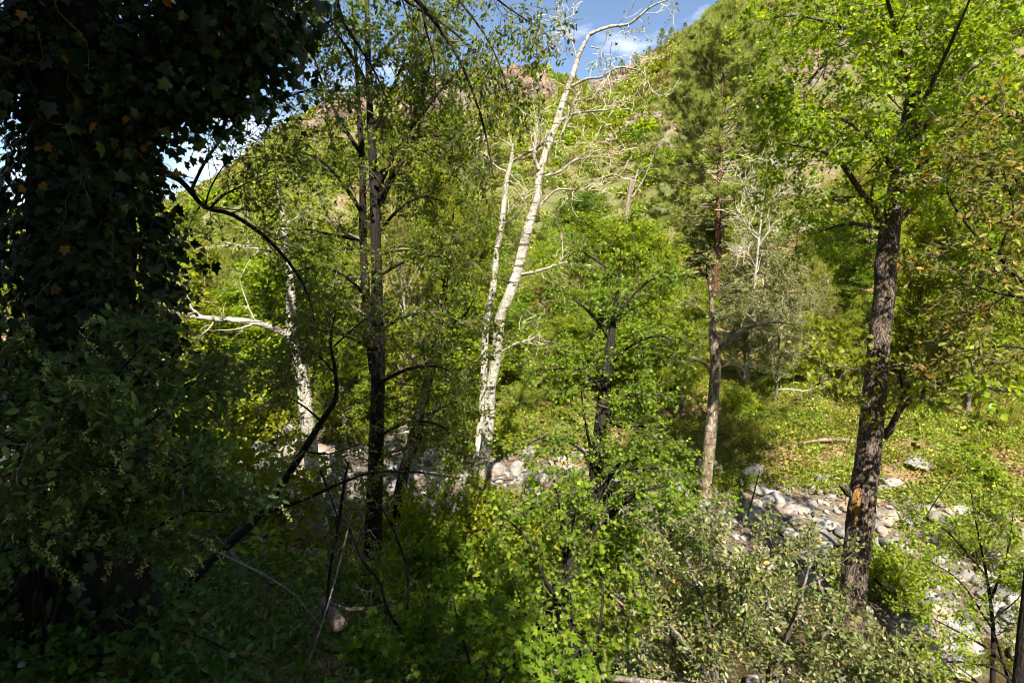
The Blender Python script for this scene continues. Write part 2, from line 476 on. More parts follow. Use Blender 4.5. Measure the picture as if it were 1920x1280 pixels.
M['litter'] = leafmat('litter', [(0, G(.13, .075, .035)), (.5, G(.24, .14, .06)), (1, G(.34, .20, .09))], trans=.1, tint=.2)
M['flower'] = leafmat('flower', [(0, G(.30, .30, .09)), (1, G(.50, .48, .20))], trans=.3)
M['bark_alder'] = barkmat('bark_alder', G(.03, .022, .017), G(.20, .15, .115), sx=13, sz=5, bump=1.0, crack=.11)
M['bark_dark'] = barkmat('bark_dark', G(.006, .005, .004), G(.032, .025, .019), sx=14, sz=3, crack=.14)  # dark bark, lowered further so the colour carries shade on the trunks
M['bark_white'] = barkmat('bark_white', G(.22, .20, .16), G(.38, .36, .305), sx=5, sz=5, bump=.6, crack=.07, patch=G(.14, .12, .088), patch_amt=.56, patch_scale=14, scars=.615)
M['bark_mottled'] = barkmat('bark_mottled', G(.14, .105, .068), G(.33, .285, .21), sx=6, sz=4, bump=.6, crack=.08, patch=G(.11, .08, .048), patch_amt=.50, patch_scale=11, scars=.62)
M['bark_pine'] = barkmat('bark_pine', G(.04, .02, .014), G(.33, .155, .08), sx=9, sz=2, bump=.9)
M['bark_grey'] = barkmat('bark_grey', G(.07, .058, .047), G(.30, .265, .225), sx=12, sz=3)
M['deadwood'] = barkmat('deadwood', G(.15, .115, .085), G(.38, .32, .265), sx=20, sz=2)
M['twig'] = noisemat('twig', [(.3, G(.06, .045, .03)), (.7, G(.19, .15, .11))], scale=9, bump=.2)
M['twig_pale'] = noisemat('twig_pale', [(.3, G(.26, .22, .16)), (.7, G(.52, .47, .38))], scale=9, bump=.2)
M['wound'] = barkmat('wound', G(.24, .11, .035), G(.56, .34, .12), sx=70, sz=1.5, bump=.6)
M['rock'] = noisemat('rock', [(.25, G(.10, .095, .085)), (.5, G(.20, .19, .175)), (.75, G(.33, .315, .29))], scale=7, bump=.7, bscale=30, second=[(.3, G(.17, .125, .095)), (.7, G(.34, .265, .21))], smask=(.52, .64), sscale=1.6, objrnd=.45)
M['gravel'] = noisemat('gravel', [(.25, G(.17, .145, .12)), (.5, G(.33, .30, .26)), (.75, G(.50, .46, .41))], scale=9, bump=1.0, bscale=22, dist=.06)
M['cliff'] = noisemat('cliff', [(.25, G(.085, .055, .04)), (.5, G(.19, .13, .098)), (.75, G(.29, .215, .17))], scale=.6, bump=1, bscale=2.2, dist=.5, second=[(.3, G(.09, .075, .058)), (.7, G(.22, .19, .155))], smask=(.46, .56), sscale=.15)

# ------------------------------------------------------------------ ground
def grid(xs, ys, zf):
    X, Y = np.meshgrid(xs, ys)
    Z = zf(X, Y)
    g = Geo()
    nx, ny = len(xs), len(ys)
    i = np.arange(nx * ny).reshape(ny, nx)
    q = np.stack([i[:-1, :-1], i[:-1, 1:], i[1:, 1:], i[1:, :-1]], -1).reshape(-1, 4)
    return g.add(np.stack([X, Y, Z], -1).reshape(-1, 3), None, q)

def ground_material():
    m, n, l = newmat('forest_floor')
    out = n.new('ShaderNodeOutputMaterial'); p = n.new('ShaderNodeBsdfPrincipled'); p.inputs['Roughness'].default_value = .95
    p.inputs['Specular IOR Level'].default_value = .1
    ge = n.new('ShaderNodeNewGeometry'); pos = ge.outputs['Position']
    n1 = n.new('ShaderNodeTexNoise'); n1.inputs['Scale'].default_value = 7; n1.inputs['Detail'].default_value = 9; n1.inputs['Roughness'].default_value = .7; l.new(pos, n1.inputs['Vector'])
    soil = ramp(n, [(.25, G(.06, .04, .025)), (.5, G(.20, .125, .07)), (.75, G(.38, .25, .15))]); l.new(n1.outputs['Fac'], soil.inputs[0])
    n2 = n.new('ShaderNodeTexNoise'); n2.inputs['Scale'].default_value = .7; n2.inputs['Detail'].default_value = 7; l.new(pos, n2.inputs['Vector'])
    gm = ramp(n, [(.44, (0, 0, 0)), (.56, (1, 1, 1))]); l.new(n2.outputs['Fac'], gm.inputs[0])
    moss = ramp(n, [(.3, G(.05, .075, .015)), (.7, G(.16, .18, .035))]); l.new(n1.outputs['Fac'], moss.inputs[0])
    a = n.new('ShaderNodeMixRGB'); l.new(gm.outputs[0], a.inputs[0]); l.new(soil.outputs[0], a.inputs[1]); l.new(moss.outputs[0], a.inputs[2])
    # gravel by height above the stream
    sp = n.new('ShaderNodeSeparateXYZ'); l.new(pos, sp.inputs[0])
    nz = n.new('ShaderNodeMath'); nz.operation = 'MULTIPLY_ADD'; l.new(n2.outputs['Fac'], nz.inputs[0]); nz.inputs[1].default_value = -.5; l.new(sp.outputs['Z'], nz.inputs[2])
    gr = ramp(n, [(.12, (1, 1, 1)), (.42, (0, 0, 0))]); l.new(nz.outputs[0], gr.inputs[0])
    grav = ramp(n, [(.25, G(.055, .042, .03)), (.5, G(.12, .095, .07)), (.75, G(.21, .175, .14))]); l.new(n1.outputs['Fac'], grav.inputs[0])
    b = n.new('ShaderNodeMixRGB'); l.new(gr.outputs[0], b.inputs[0]); l.new(a.outputs[0], b.inputs[1]); l.new(grav.outputs[0], b.inputs[2])
    l.new(b.outputs[0], p.inputs['Base Color'])
    nb = n.new('ShaderNodeTexNoise'); nb.inputs['Scale'].default_value = 18; nb.inputs['Detail'].default_value = 7; l.new(pos, nb.inputs['Vector'])
    bu = n.new('ShaderNodeBump'); bu.inputs['Strength'].default_value = 1; bu.inputs['Distance'].default_value = .06; l.new(nb.outputs['Fac'], bu.inputs['Height']); l.new(bu.outputs[0], p.inputs['Normal'])
    l.new(p.outputs[0], out.inputs['Surface'])
    return m

def hill_material():
    m, n, l = newmat('hillside')
    out = n.new('ShaderNodeOutputMaterial'); p = n.new('ShaderNodeBsdfPrincipled'); p.inputs['Roughness'].default_value = .95
    p.inputs['Specular IOR Level'].default_value = .1
    ge = n.new('ShaderNodeNewGeometry'); pos = ge.outputs['Position']
    n1 = n.new('ShaderNodeTexNoise'); n1.inputs['Scale'].default_value = .55; n1.inputs['Detail'].default_value = 10; n1.inputs['Roughness'].default_value = .72; l.new(pos, n1.inputs['Vector'])
    grass = ramp(n, [(.3, G(.07, .085, .025)), (.5, G(.14, .15, .05)), (.7, G(.23, .19, .10))]); l.new(n1.outputs['Fac'], grass.inputs[0])
    rock = ramp(n, [(.3, G(.11, .07, .05)), (.5, G(.23, .16, .12)), (.7, G(.34, .265, .21))]); l.new(n1.outputs['Fac'], rock.inputs[0])
    n2 = n.new('ShaderNodeTexNoise'); n2.inputs['Scale'].default_value = .045; n2.inputs['Detail'].default_value = 8; n2.inputs['Roughness'].default_value = .62; l.new(pos, n2.inputs['Vector'])
    # bare red ground towards the top of the left-hand slope
    sp = n.new('ShaderNodeSeparateXYZ'); l.new(pos, sp.inputs[0])
    mx = n.new('ShaderNodeMapRange'); mx.inputs['From Min'].default_value = 40; mx.inputs['From Max'].default_value = -10; mx.inputs['To Max'].default_value = .16; l.new(sp.outputs['X'], mx.inputs[0])
    my = n.new('ShaderNodeMapRange'); my.inputs['From Min'].default_value = 110; my.inputs['From Max'].default_value = 165; l.new(sp.outputs['Y'], my.inputs[0])
    mm = n.new('ShaderNodeMath'); mm.operation = 'MULTIPLY_ADD'; l.new(mx.outputs[0], mm.inputs[0]); l.new(my.outputs[0], mm.inputs[1]); l.new(n2.outputs['Fac'], mm.inputs[2])
    k = ramp(n, [(.56, (0, 0, 0)), (.62, (1, 1, 1))]); l.new(mm.outputs[0], k.inputs[0])
    a = n.new('ShaderNodeMixRGB'); l.new(k.outputs[0], a.inputs[0]); l.new(grass.outputs[0], a.inputs[1]); l.new(rock.outputs[0], a.inputs[2])
    l.new(a.outputs[0], p.inputs['Base Color'])
    bu = n.new('ShaderNodeBump'); bu.inputs['Strength'].default_value = 1; bu.inputs['Distance'].default_value = 1.2; l.new(n1.outputs['Fac'], bu.inputs['Height']); l.new(bu.outputs[0], p.inputs['Normal'])
    l.new(p.outputs[0], out.inputs['Surface'])
    return m

xs = np.concatenate([np.linspace(-45, -14, 40)[:-1], np.linspace(-14, 14, 190), np.linspace(14, 45, 40)[1:]])
ys = np.concatenate([np.linspace(-28, 0, 40)[:-1], np.linspace(0, 22, 170), np.linspace(22, 44, 60)[1:]])
o = obj('ground', grid(xs, ys, height), ground_material(), smooth=True); o['kind'] = 'structure'
xs = np.concatenate([np.linspace(-420, -160, 30)[:-1], np.linspace(-160, 160, 240), np.linspace(160, 420, 40)[1:]])
ys = np.concatenate([np.linspace(41.5, 240, 220), np.linspace(240, 420, 20)[1:]])
o = obj('hillside', grid(xs, ys, lambda x, y: height(x, y) - .03), hill_material(), smooth=True); o['kind'] = 'structure'

# stream
def water_material():
    m, n, l = newmat('stream_water')
    out = n.new('ShaderNodeOutputMaterial')
    ge = n.new('ShaderNodeNewGeometry')
    no = n.new('ShaderNodeTexNoise'); no.inputs['Scale'].default_value = 6; no.inputs['Detail'].default_value = 4; l.new(ge.outputs['Position'], no.inputs['Vector'])
    bu = n.new('ShaderNodeBump'); bu.inputs['Strength'].default_value = .25; bu.inputs['Distance'].default_value = .03; l.new(no.outputs['Fac'], bu.inputs['Height'])
    gl = n.new('ShaderNodeBsdfGlossy'); gl.inputs['Roughness'].default_value = .06; l.new(bu.outputs[0], gl.inputs['Normal'])
    tr = n.new('ShaderNodeBsdfTransparent'); tr.inputs['Color'].default_value = (.62, .58, .46, 1)
    fr = n.new('ShaderNodeFresnel'); fr.inputs['IOR'].default_value = 1.33; l.new(bu.outputs[0], fr.inputs['Normal'])
    mx = n.new('ShaderNodeMixShader'); l.new(fr.outputs[0], mx.inputs[0]); l.new(tr.outputs[0], mx.inputs[1]); l.new(gl.outputs[0], mx.inputs[2])
    l.new(mx.outputs[0], out.inputs['Surface'])
    return m

xw = np.linspace(-30, 30, 120)
g = Geo()
def creek_y(s, x): return s - 0.41 * x + 11.0 - 0.35 * np.sin(x * .55 + .6)
V = np.stack([np.stack([xw, creek_y(sv, xw), np.full_like(xw, -.13)], -1) for sv in np.linspace(-3.6, -1.0, 8)], 0)
i = np.arange(8 * 120).reshape(8, 120)
g.add(V.reshape(-1, 3), None, np.stack([i[:-1, :-1], i[:-1, 1:], i[1:, 1:], i[1:, :-1]], -1).reshape(-1, 4))
o = obj('stream', g, water_material(), smooth=True); o['kind'] = 'structure'

# ------------------------------------------------------------------ rocks
def rock_mesh(seed, sub_=2, flat=.7):
    import bmesh
    bm = bmesh.new(); bmesh.ops.create_icosphere(bm, subdivisions=sub_, radius=1)
    r = np.random.default_rng(seed)
    planes = [(nrm(r.normal(0, 1, 3)), r.uniform(.55, .85)) for _ in range(9)]
    for v in bm.verts:
        p = np.array(v.co)
        for nn, d in planes:
            k = p @ nn
            if k > d: p = p - nn * (k - d) * .9
        p = p * (1 + .10 * noise.noise(Vector(p * 1.7) + Vector((seed, 0, 0))) + .05 * noise.noise(Vector(p * 4) + Vector((0, seed, 0))))
        v.co = (p[0], p[1] * .85, p[2] * flat)
    me = bpy.data.meshes.new('river_rock'); bm.to_mesh(me); bm.free()
    me.materials.append(M['rock'])
    if sub_ >= 3: me.polygons.foreach_set('use_smooth', np.ones(len(me.polygons), bool))
    return me
ROCKS = [rock_mesh(s, 3, f) for s, f in ((1, .7), (2, .6), (3, .8), (4, .55), (5, .75), (6, .65), (7, .6), (8, .7))]
BOULD = [rock_mesh(s, 4, f) for s, f in ((11, .7), (12, .6), (13, .8), (14, .6))]

def boulder(px, py, wpx, k, label, sz=(1, 1, 1), rz=0.0):
    P = hit(px, py)
    w = wpx * .5 * mpp(px, py, P[1])
    o = bpy.data.objects.new('boulder', BOULD[k]); scene.collection.objects.link(o)
    o.location = (P[0], P[1] + w * .3, P[2] + w * .15); o.scale = (w * sz[0], w * sz[1], w * sz[2]); o.rotation_euler = (0, 0, rz)
    tag(o, label, 'boulder')
boulder(1755, 1200, 170, 0, 'largest pale grey boulder at the bottom right of the creek', (1, 1.2, .8), .4)
boulder(1545, 1065, 130, 1, 'smooth shaded grey boulder just left of the scarred trunk base', (1, 1, 1.1), 1.2)
boulder(1462, 948, 66, 2, 'white angular boulder under the far grassy bank left of the scarred trunk', (1.1, 1, .9), .2)
boulder(1535, 985, 60, 3, 'broad flat pale boulder in the creek left of the scarred trunk', (1.2, 1, .7), 2.2)
boulder(1800, 1265, 150, 3, 'low grey boulder at the bottom edge in front of the largest boulder', (1.2, 1, .7), .9)
boulder(530, 858, 60, 0, 'pale boulder in the creek gap left of the left sycamore trunk, highest of three', (1, 1, .8), .5)
boulder(507, 885, 56, 1, 'round white boulder at the left edge of the creek gap', (1, 1, .9), 1.5)
boulder(525, 985, 90, 2, 'shaded grey boulder at the bottom of the creek gap beside the leaning branch', (1, 1, .8), 2.5)
boulder(975, 1100, 70, 1, 'small dark wet boulder standing in the stream below the white sycamore', (1, 1, .8), .5)
boulder(1045, 1130, 60, 2, 'grey wet boulder beside the foot of the dark middle tree', (1, 1, .9), 1.1)
boulder(1735, 875, 60, 3, 'pale flat boulder on the creek bed right of the scarred trunk', (1.2, 1, .7), .3)
boulder(1270, 1200, 60, 0, 'white boulder showing through the silvery shrub', (1, .9, 1.3), .3)

n = 5200
xx = RNG.uniform(-15, 15, n)
sv = RNG.choice([0, 1], n, p=[.2, .8]); sv = np.where(sv == 0, RNG.uniform(-4.0, -1.0, n), RNG.uniform(-1.4, 3.5, n))
yy = creek_y(sv, xx)
sz = np.clip(RNG.lognormal(-2.45, .58, n), .03, .40)
zz = height(xx, yy) + sz * .12
px, py, dp = project(np.stack([xx, yy, zz], -1))
vis = (px > -30) & (px < 1950) & (py > 0) & (py < 1310) & (dp > 1)
score = np.where(vis, sz / dp, 0)
order = np.argsort(-score)
first = order[:290]; rest = order[290:]
for q, i in enumerate(first):
    o = bpy.data.objects.new('river_rock', ROCKS[q % 8]); scene.collection.objects.link(o)
    o.location = (xx[i], yy[i], zz[i]); o.scale = (sz[i] * RNG.uniform(.8, 1.4), sz[i] * RNG.uniform(.8, 1.2), sz[i] * RNG.uniform(.7, 1.2))
    o.rotation_euler = (RNG.uniform(-.3, .3), RNG.uniform(-.3, .3), RNG.uniform(0, 6.3))
    tag(o, 'pale grey river rock lying among many others on the creek bed', 'rock', 'river rocks on the creek bed')

# ------------------------------------------------------------------ scatter by geometry nodes (uncountable growth)
def scatter(name, P, S, rz, sources, tilt=None, label=None, cat=None):
    coll = bpy.data.collections.new(name + '_pieces')
    for s_ in sources: coll.objects.link(s_)
    me = bpy.data.meshes.new(name)
    me.vertices.add(len(P)); me.vertices.foreach_set('co', np.asarray(P, np.float32).ravel())
    for nm, tp, val in (('sc', 'FLOAT', S), ('pick', 'INT', RNG.integers(0, len(sources), len(P)))):
        a = me.attributes.new(nm, tp, 'POINT'); a.data.foreach_set('value', np.asarray(val, np.float32 if tp == 'FLOAT' else np.int32))
    a = me.attributes.new('rot', 'FLOAT_VECTOR', 'POINT')
    rot = np.zeros((len(P), 3), np.float32); rot[:, 2] = rz
    if tilt is not None: rot[:, :2] = tilt
    a.data.foreach_set('vector', rot.ravel())
    o = bpy.data.objects.new(name, me); scene.collection.objects.link(o)
    t = bpy.data.node_groups.new(name, 'GeometryNodeTree')
    t.interface.new_socket('Geometry', in_out='INPUT', socket_type='NodeSocketGeometry')
    t.interface.new_socket('Geometry', in_out='OUTPUT', socket_type='NodeSocketGeometry')
    N = t.nodes; L = t.links
    gi, go = N.new('NodeGroupInput'), N.new('NodeGroupOutput')
    ip = N.new('GeometryNodeInstanceOnPoints'); ci = N.new('GeometryNodeCollectionInfo')
    ci.inputs['Collection'].default_value = coll; ci.inputs['Separate Children'].default_value = True; ci.inputs['Reset Children'].default_value = True
    def attr(nm, tp):
        a = N.new('GeometryNodeInputNamedAttribute'); a.data_type = tp; a.inputs['Name'].default_value = nm; return a.outputs['Attribute']
    L.new(gi.outputs[0], ip.inputs['Points']); L.new(ci.outputs[0], ip.inputs['Instance'])
    ip.inputs['Pick Instance'].default_value = True
    L.new(attr('pick', 'INT'), ip.inputs['Instance Index'])
    L.new(attr('rot', 'FLOAT_VECTOR'), ip.inputs['Rotation'])
    L.new(attr('sc', 'FLOAT'), ip.inputs['Scale'])
    L.new(ip.outputs[0], go.inputs[0])
    md = o.modifiers.new('scatter', 'NODES'); md.node_group = t
    o['kind'] = 'stuff'
    if label: o['label'] = label; o['category'] = cat
    return o

def source(name, geo, mat, smooth=False):
    me = geo if isinstance(geo, bpy.types.Mesh) else geo.mesh(name, (0, 0, 0), smooth)
    if not me.materials: me.materials.append(mat)
    return bpy.data.objects.new(name, me)

# small stones between the rocks
i = rest
scatter('creek_stones', np.stack([xx[i], yy[i], zz[i]], -1), sz[i] * .8, RNG.uniform(0, 6.3, len(i)), [source('stone', m_, None) for m_ in ROCKS[:6]], RNG.uniform(-.4, .4, (len(i), 2)),
        'small pale stones filling the creek bed between the rocks', 'stones')

def clump_dome(seed, n, rad, hgt, size, tpl, nup=.45):
    r = np.random.default_rng(seed)
    d = nrm(r.normal(0, 1, (n, 3))); d[:, 2] = np.abs(d[:, 2])
    lob = nrm(r.normal(0, 1, (6, 3))); lob[:, 2] = np.abs(lob[:, 2])
    b = np.max(d @ lob.T, axis=1)
    rr = (.45 + .65 * b ** 2) * r.uniform(.7, 1.05, n)
    P = d * rr[:, None] * np.array([rad, rad, hgt])
    D = nrm(d + r.normal(0, .7, (n, 3))); N = nrm(d + r.normal(0, .6, (n, 3)) + np.array([0, 0, nup]))
    return leaves(Geo(), P, D, N, r.uniform(.6, 1.3, n) * size, tpl, rng=r)

# hillside scrub
def hill_scatter(n, dens):
    Yr = np.sqrt(RNG.uniform(42 ** 2, 216 ** 2, n)); t = RNG.uniform(-.95, 1.15, n)
    X = t * Yr
    keep = RNG.uniform(0, 1, n) < dens(X, Yr)
    X, Yr = X[keep], Yr[keep]
    return np.stack([X, Yr, height(X, Yr)], -1)
P = hill_scatter(30000, lambda x, y: np.clip(.75 + .6 * fbm(x, y, 21, 4, .07), 0.12, 1) * np.where((x < 30) & (y > 125), .45, 1))
scr = [source('scrub_clump', clump_dome(40 + k, 190, 1, .95, .27, WIDE if k % 2 else KITE), M['leaf_scrub']) for k in range(6)]
scatter('hillside_scrub', P - np.array([0, 0, .1]), np.clip(RNG.lognormal(-.2, .45, len(P)), .3, 2.2) * np.clip(P[:, 1] / 150, .6, 1.1), RNG.uniform(0, 6.3, len(P)), scr, None,
        'low green scrub covering the steep hillside', 'scrub')
P = hill_scatter(7000, lambda x, y: np.clip(.2 + .8 * fbm(x, y, 31, 4, .05), 0, 1) * np.where((x < 30) & (y > 125), .3, 1))
scr = [source('green_clump', clump_dome(60 + k, 200, 1, 1.1, .32, WIDE), M['leaf_bright']) for k in range(4)]
scatter('hillside_thicket', P - np.array([0, 0, .1]), np.clip(RNG.lognormal(.1, .35, len(P)), .5, 2.4), RNG.uniform(0, 6.3, len(P)), scr, None,
        'bright green leafy thickets on the hillside', 'thicket')
P = hill_scatter(2600, lambda x, y: np.clip(.25 + .8 * fbm(x, y, 35, 4, .06), 0, 1))
scr = [source('juniper_clump', clump_dome(160 + k, 260, 1, 1.35, .24, KITE), M['leaf_alder']) for k in range(3)]
scatter('hillside_junipers', P - np.array([0, 0, .1]), np.clip(RNG.lognormal(.15, .4, len(P)), .5, 2.6), RNG.uniform(0, 6.3, len(P)), scr, None, 'dark round bushes dotting the hillside', 'scrub')
P = hill_scatter(4500, lambda x, y: np.clip(.3 + .8 * fbm(x, y, 37, 4, .08), 0, 1))
scr = [source('dry_brush', clump_dome(170 + k, 130, 1, .7, .2, KITE), M['litter']) for k in range(3)]
scatter('hillside_dry_brush', P - np.array([0, 0, .1]), np.clip(RNG.lognormal(-.4, .4, len(P)), .3, 1.6), RNG.uniform(0, 6.3, len(P)), scr, None, 'dry brown brush between the green scrub on the hillside', 'scrub')
# loose rocks on the hillside
P = hill_scatter(2600, lambda x, y: np.clip(-.1 + .9 * fbm(x, y, 51, 4, .06), 0, 1) + np.where((x < 25) & (y > 125), .35, 0))
hr = [bpy.data.objects.new('hill_rock', m_.copy()) for m_ in ROCKS[:4]]
for h_ in hr: h_.data.materials.clear(); h_.data.materials.append(M['cliff'])
scatter('hillside_rubble', P, RNG.lognormal(-.35, .5, len(P)), RNG.uniform(0, 6.3, len(P)), hr, RNG.uniform(-.4, .4, (len(P), 2)),
        'reddish loose rocks scattered over the hillside', 'rubble')

# rock outcrops on the hill
def outcrop(px, py, wpx, hpx, label, n=26, seed=0):
    P = hit(px, py)
    m_ = mpp(px, py, P[1])
    r = np.random.default_rng(seed)
    base = ground(P[0], P[1])
    th = thing('rock_outcrop', label, 'rock outcrop', base)
    W, Hh = wpx * m_, hpx * m_
    for k in range(n):
        x = P[0] + W * (r.uniform(-.5, .5)); w = W / n * r.uniform(1.4, 3.2); h = Hh * r.uniform(.5, 1.1) * (1 - .5 * abs(x - P[0]) / (W * .5))
        y = P[1] + r.uniform(-.12, .25) * Hh
        z = float(height(x, y))
        me = ROCKS[k % 8]
        b = bpy.data.objects.new('rock_block', OUT[k % 4]); scene.collection.objects.link(b); b.parent = th
        b.location = (x - base[0], y - base[1], z + h * .15 - base[2]); b.scale = (w * .6, w * .7, h * .75); b.rotation_euler = (r.uniform(-.12, .12), r.uniform(-.12, .12), r.uniform(0, 6.3))
def block_mesh(seed):
    import bmesh
    bm = bmesh.new(); bmesh.ops.create_cube(bm, size=2)
    bmesh.ops.bevel(bm, geom=bm.edges[:], offset=.18, segments=1, affect='EDGES')
    bmesh.ops.subdivide_edges(bm, edges=bm.edges[:], cuts=2, use_grid_fill=True)
    for v in bm.verts:
        q = Vector(v.co)
        v.co = q * (1 + .28 * noise.noise(q * 1.1 + Vector((seed * 7, 0, 0))) + .12 * noise.noise(q * 3 + Vector((0, seed * 5, 0))))
    me = bpy.data.meshes.new('rock_block'); bm.to_mesh(me); bm.free(); me.materials.append(M['cliff'])
    return me
OUT = [block_mesh(s) for s in range(4)]
outcrop(1510, 165, 190, 60, 'broad pinkish cliff band high on the slope right of the pine top', 34, 1)
outcrop(1290, 35, 110, 22, 'grey brown rock ledge on the skyline ridge at the upper right', 20, 2)
outcrop(1195, 240, 90, 26, 'small reddish rock outcrop on the slope between sycamore top and pine', 16, 3)
outcrop(1190, 135, 70, 22, 'brown rock shelf just under the notch of the skyline', 14, 4)
outcrop(960, 190, 170, 70, 'tall red rock face near the skyline behind the white sycamore', 34, 5)
outcrop(820, 215, 150, 60, 'red crumbling rock face left of the white sycamore top', 28, 6)
outcrop(1150, 105+60, 90, 24, 'low reddish ledge on the slope beside the sycamore crown', 14, 8)
outcrop(640, 230, 150, 50, 'hazy red rock face behind the dark twin trunk', 24, 7)

# ------------------------------------------------------------------ generic trees (prototypes are the first placed tree of a kind)
def gen_tree(name, seed, h, cr, cb, n1, n2, n3, nl, lsize, tpl, lmat, bmat, tmat, r0=.12, lean=0.05, ang=(45, 80), shape='round', up=.08, open_=1.0):
    r = np.random.default_rng(seed)
    k = 10
    tp, tr = grow(np.zeros((1, 3)), np.array([[r.normal(0, lean), r.normal(0, lean), 1]]), np.array([h * .95]), np.array([r0]), k, .05, .06, .15, rng=r)
    root = thing(name, '', '', (0, 0, 0))
    tg = Geo(); tubes(tg, tp, tr, 8)
    obj('trunk', tg, tmat, root, smooth=True)
    # primaries
    t = cb + (1 - cb) * (np.arange(n1) + r.uniform(0, 1, n1)) / n1
    s = np.clip(t, 0, .999) * k; i = s.astype(int); f = (s - i)[:, None]
    Pp = tp[0, i] * (1 - f) + tp[0, np.minimum(i + 1, k)] * f
    q = (t - cb) / (1 - cb)
    prof = {'round': np.sqrt(np.clip(1 - (q * 1.15 - .35) ** 2, .05, 1)), 'cone': np.clip(1.05 - q, .12, 1), 'tall': np.sqrt(np.clip(1 - (q - .3) ** 2 * 1.6, .1, 1))}[shape]
    az = np.arange(n1) * 2.399 + r.uniform(-.5, .5, n1)
    a = np.radians(r.uniform(ang[0], ang[1], n1) * (1 - .45 * q))
    D = np.stack([np.cos(az) * np.sin(a), np.sin(az) * np.sin(a), np.cos(a)], -1)
    L = cr * prof * r.uniform(.7, 1.15, n1)
    b1, r1 = grow(Pp, D, L, np.maximum(tr[0, i] * .5, .01), 6, .16, up, rng=r)
    b2, r2 = sub(b1, r1, n2, .2, 1, (35, 65), (cr * .28, cr * .55), 4, .16, .02, rng=r, flat=.6)
    b3, r3 = sub(b2, r2, n3, .15, 1, (30, 70), (cr * .12, cr * .26), 3, .16, .0, rng=r, flat=.6)
    bg = Geo(); tubes(bg, b1, r1, 5); tubes(bg, b2, r2, 4)
    tubes(bg, b3, np.maximum(r3, .004), 3)
    obj('branches', bg, bmat, root)
    P, D, N = leafpos(b3, nl, lsize * .5, .9, .55, 0.1, .1, rng=r)
    lg = leaves(Geo(), P, D, N, r.uniform(.6, 1.25, len(P)) * lsize, tpl, tones(b3, nl, r), rng=r)
    obj('crown', lg, lmat, root)
    return root

def gen_bush(name, seed, h, n0, n1, n2, nl, lsize, tpl, lmat, bmat, spread=.7, fill=.5):
    r = np.random.default_rng(seed)
    root = thing(name, '', '', (0, 0, 0))
    D = np.concatenate([r.normal(0, spread, (n0, 2)), np.ones((n0, 1))], 1)
    b0, r0 = grow(np.concatenate([r.normal(0, .08, (n0, 2)), np.full((n0, 1), -.05)], 1), D, h * r.uniform(.7, 1.1, n0), np.full(n0, .012 * h), 5, .18, .06, rng=r)
    b1, r1 = sub(b0, r0, n1, .2, 1, (30, 65), (h * .25, h * .5), 4, .2, .05, rng=r)
    b2, r2 = sub(b1, r1, n2, .2, 1, (30, 70), (h * .1, h * .22), 3, .2, .03, rng=r)
    bg = Geo(); tubes(bg, b0, r0, 4); tubes(bg, b1, r1, 3); tubes(bg, b2, r2, 3)
    obj('stems', bg, bmat, root)
    P, D, N = leafpos(b2, nl, lsize * .5, .9, .6, .1, .1, rng=r)
    obj('foliage', leaves(Geo(), P, D, N, r.uniform(.6, 1.25, len(P)) * lsize, tpl, tones(b2, nl, r), rng=r), lmat, root)
    return root

def gen_pine(name, seed, h, cr, cb, n1, ntuft, nneedle, nlen, r0, lmat=None, dead=0):
    r = np.random.default_rng(seed)
    root = thing(name, '', '', (0, 0, 0))
    k = 14
    tp, tr = grow(np.zeros((1, 3)), np.array([[0, 0, 1.0]]), np.array([h]), np.array([r0]), k, .02, .1, .06, rng=r)
    obj('trunk', bark_tube(tp[0], tr[0], 10, .08, .04, seed), M['bark_pine'], root, smooth=True)
    t = cb + (1 - cb) * ((np.arange(n1) + r.uniform(0, 1, n1)) / n1) ** .9
    s = np.clip(t, 0, .999) * k; i = s.astype(int); f = (s - i)[:, None]
    Pp = tp[0, i] * (1 - f) + tp[0, np.minimum(i + 1, k)] * f
    q = (t - cb) / (1 - cb)
    az = np.arange(n1) * 2.399 + r.uniform(-.5, .5, n1)
    a = np.radians(np.interp(q, [0, .3, .8, 1], [102, 86, 55, 20]) + r.uniform(-8, 8, n1))
    D = np.stack([np.cos(az) * np.sin(a), np.sin(az) * np.sin(a), np.cos(a)], -1)
    L = cr * np.interp(q, [0, .12, .45, .75, 1], [.7, 1, .95, .72, .2]) * r.uniform(.65, 1.12, n1)
    b1, r1 = grow(Pp, D, L, np.maximum(tr[0, i] * .3, .012), 6, .08, .07, rng=r)
    b2, r2 = sub(b1, r1, 8, .38, 1, (25, 55), (cr * .12, cr * .30), 4, .12, .10, rng=r, flat=.6)
    bg = Geo(); tubes(bg, b1, r1, 5); tubes(bg, b2, r2, 3)
    obj('branches', bg, M['twig'], root)
    # needle tufts
    P, T, N = leafpos(b2, ntuft, .03, .5, .3, .3, -.25, rng=r)
    P2 = np.concatenate([P, b1[:, -1], b2[:, -1]]); T2 = np.concatenate([T, nrm(b1[:, -1] - b1[:, -2]), nrm(b2[:, -1] - b2[:, -2])])
    n = len(P2)
    Pn = np.repeat(P2, nneedle, 0); Tn = np.repeat(T2, nneedle, 0)
    Dn = nrm(Tn * .8 + nrm(r.normal(0, 1, Pn.shape)) * .8 + np.array([0, 0, .15]))
    obj('needles', leaves(Geo(), Pn, Dn, nrm(r.normal(0, 1, Pn.shape)), nlen * r.uniform(.7, 1.2, len(Pn)), NEEDLE, np.repeat(r.uniform(0, 1, n), nneedle), rng=r), lmat or M['needle'], root)
    return root

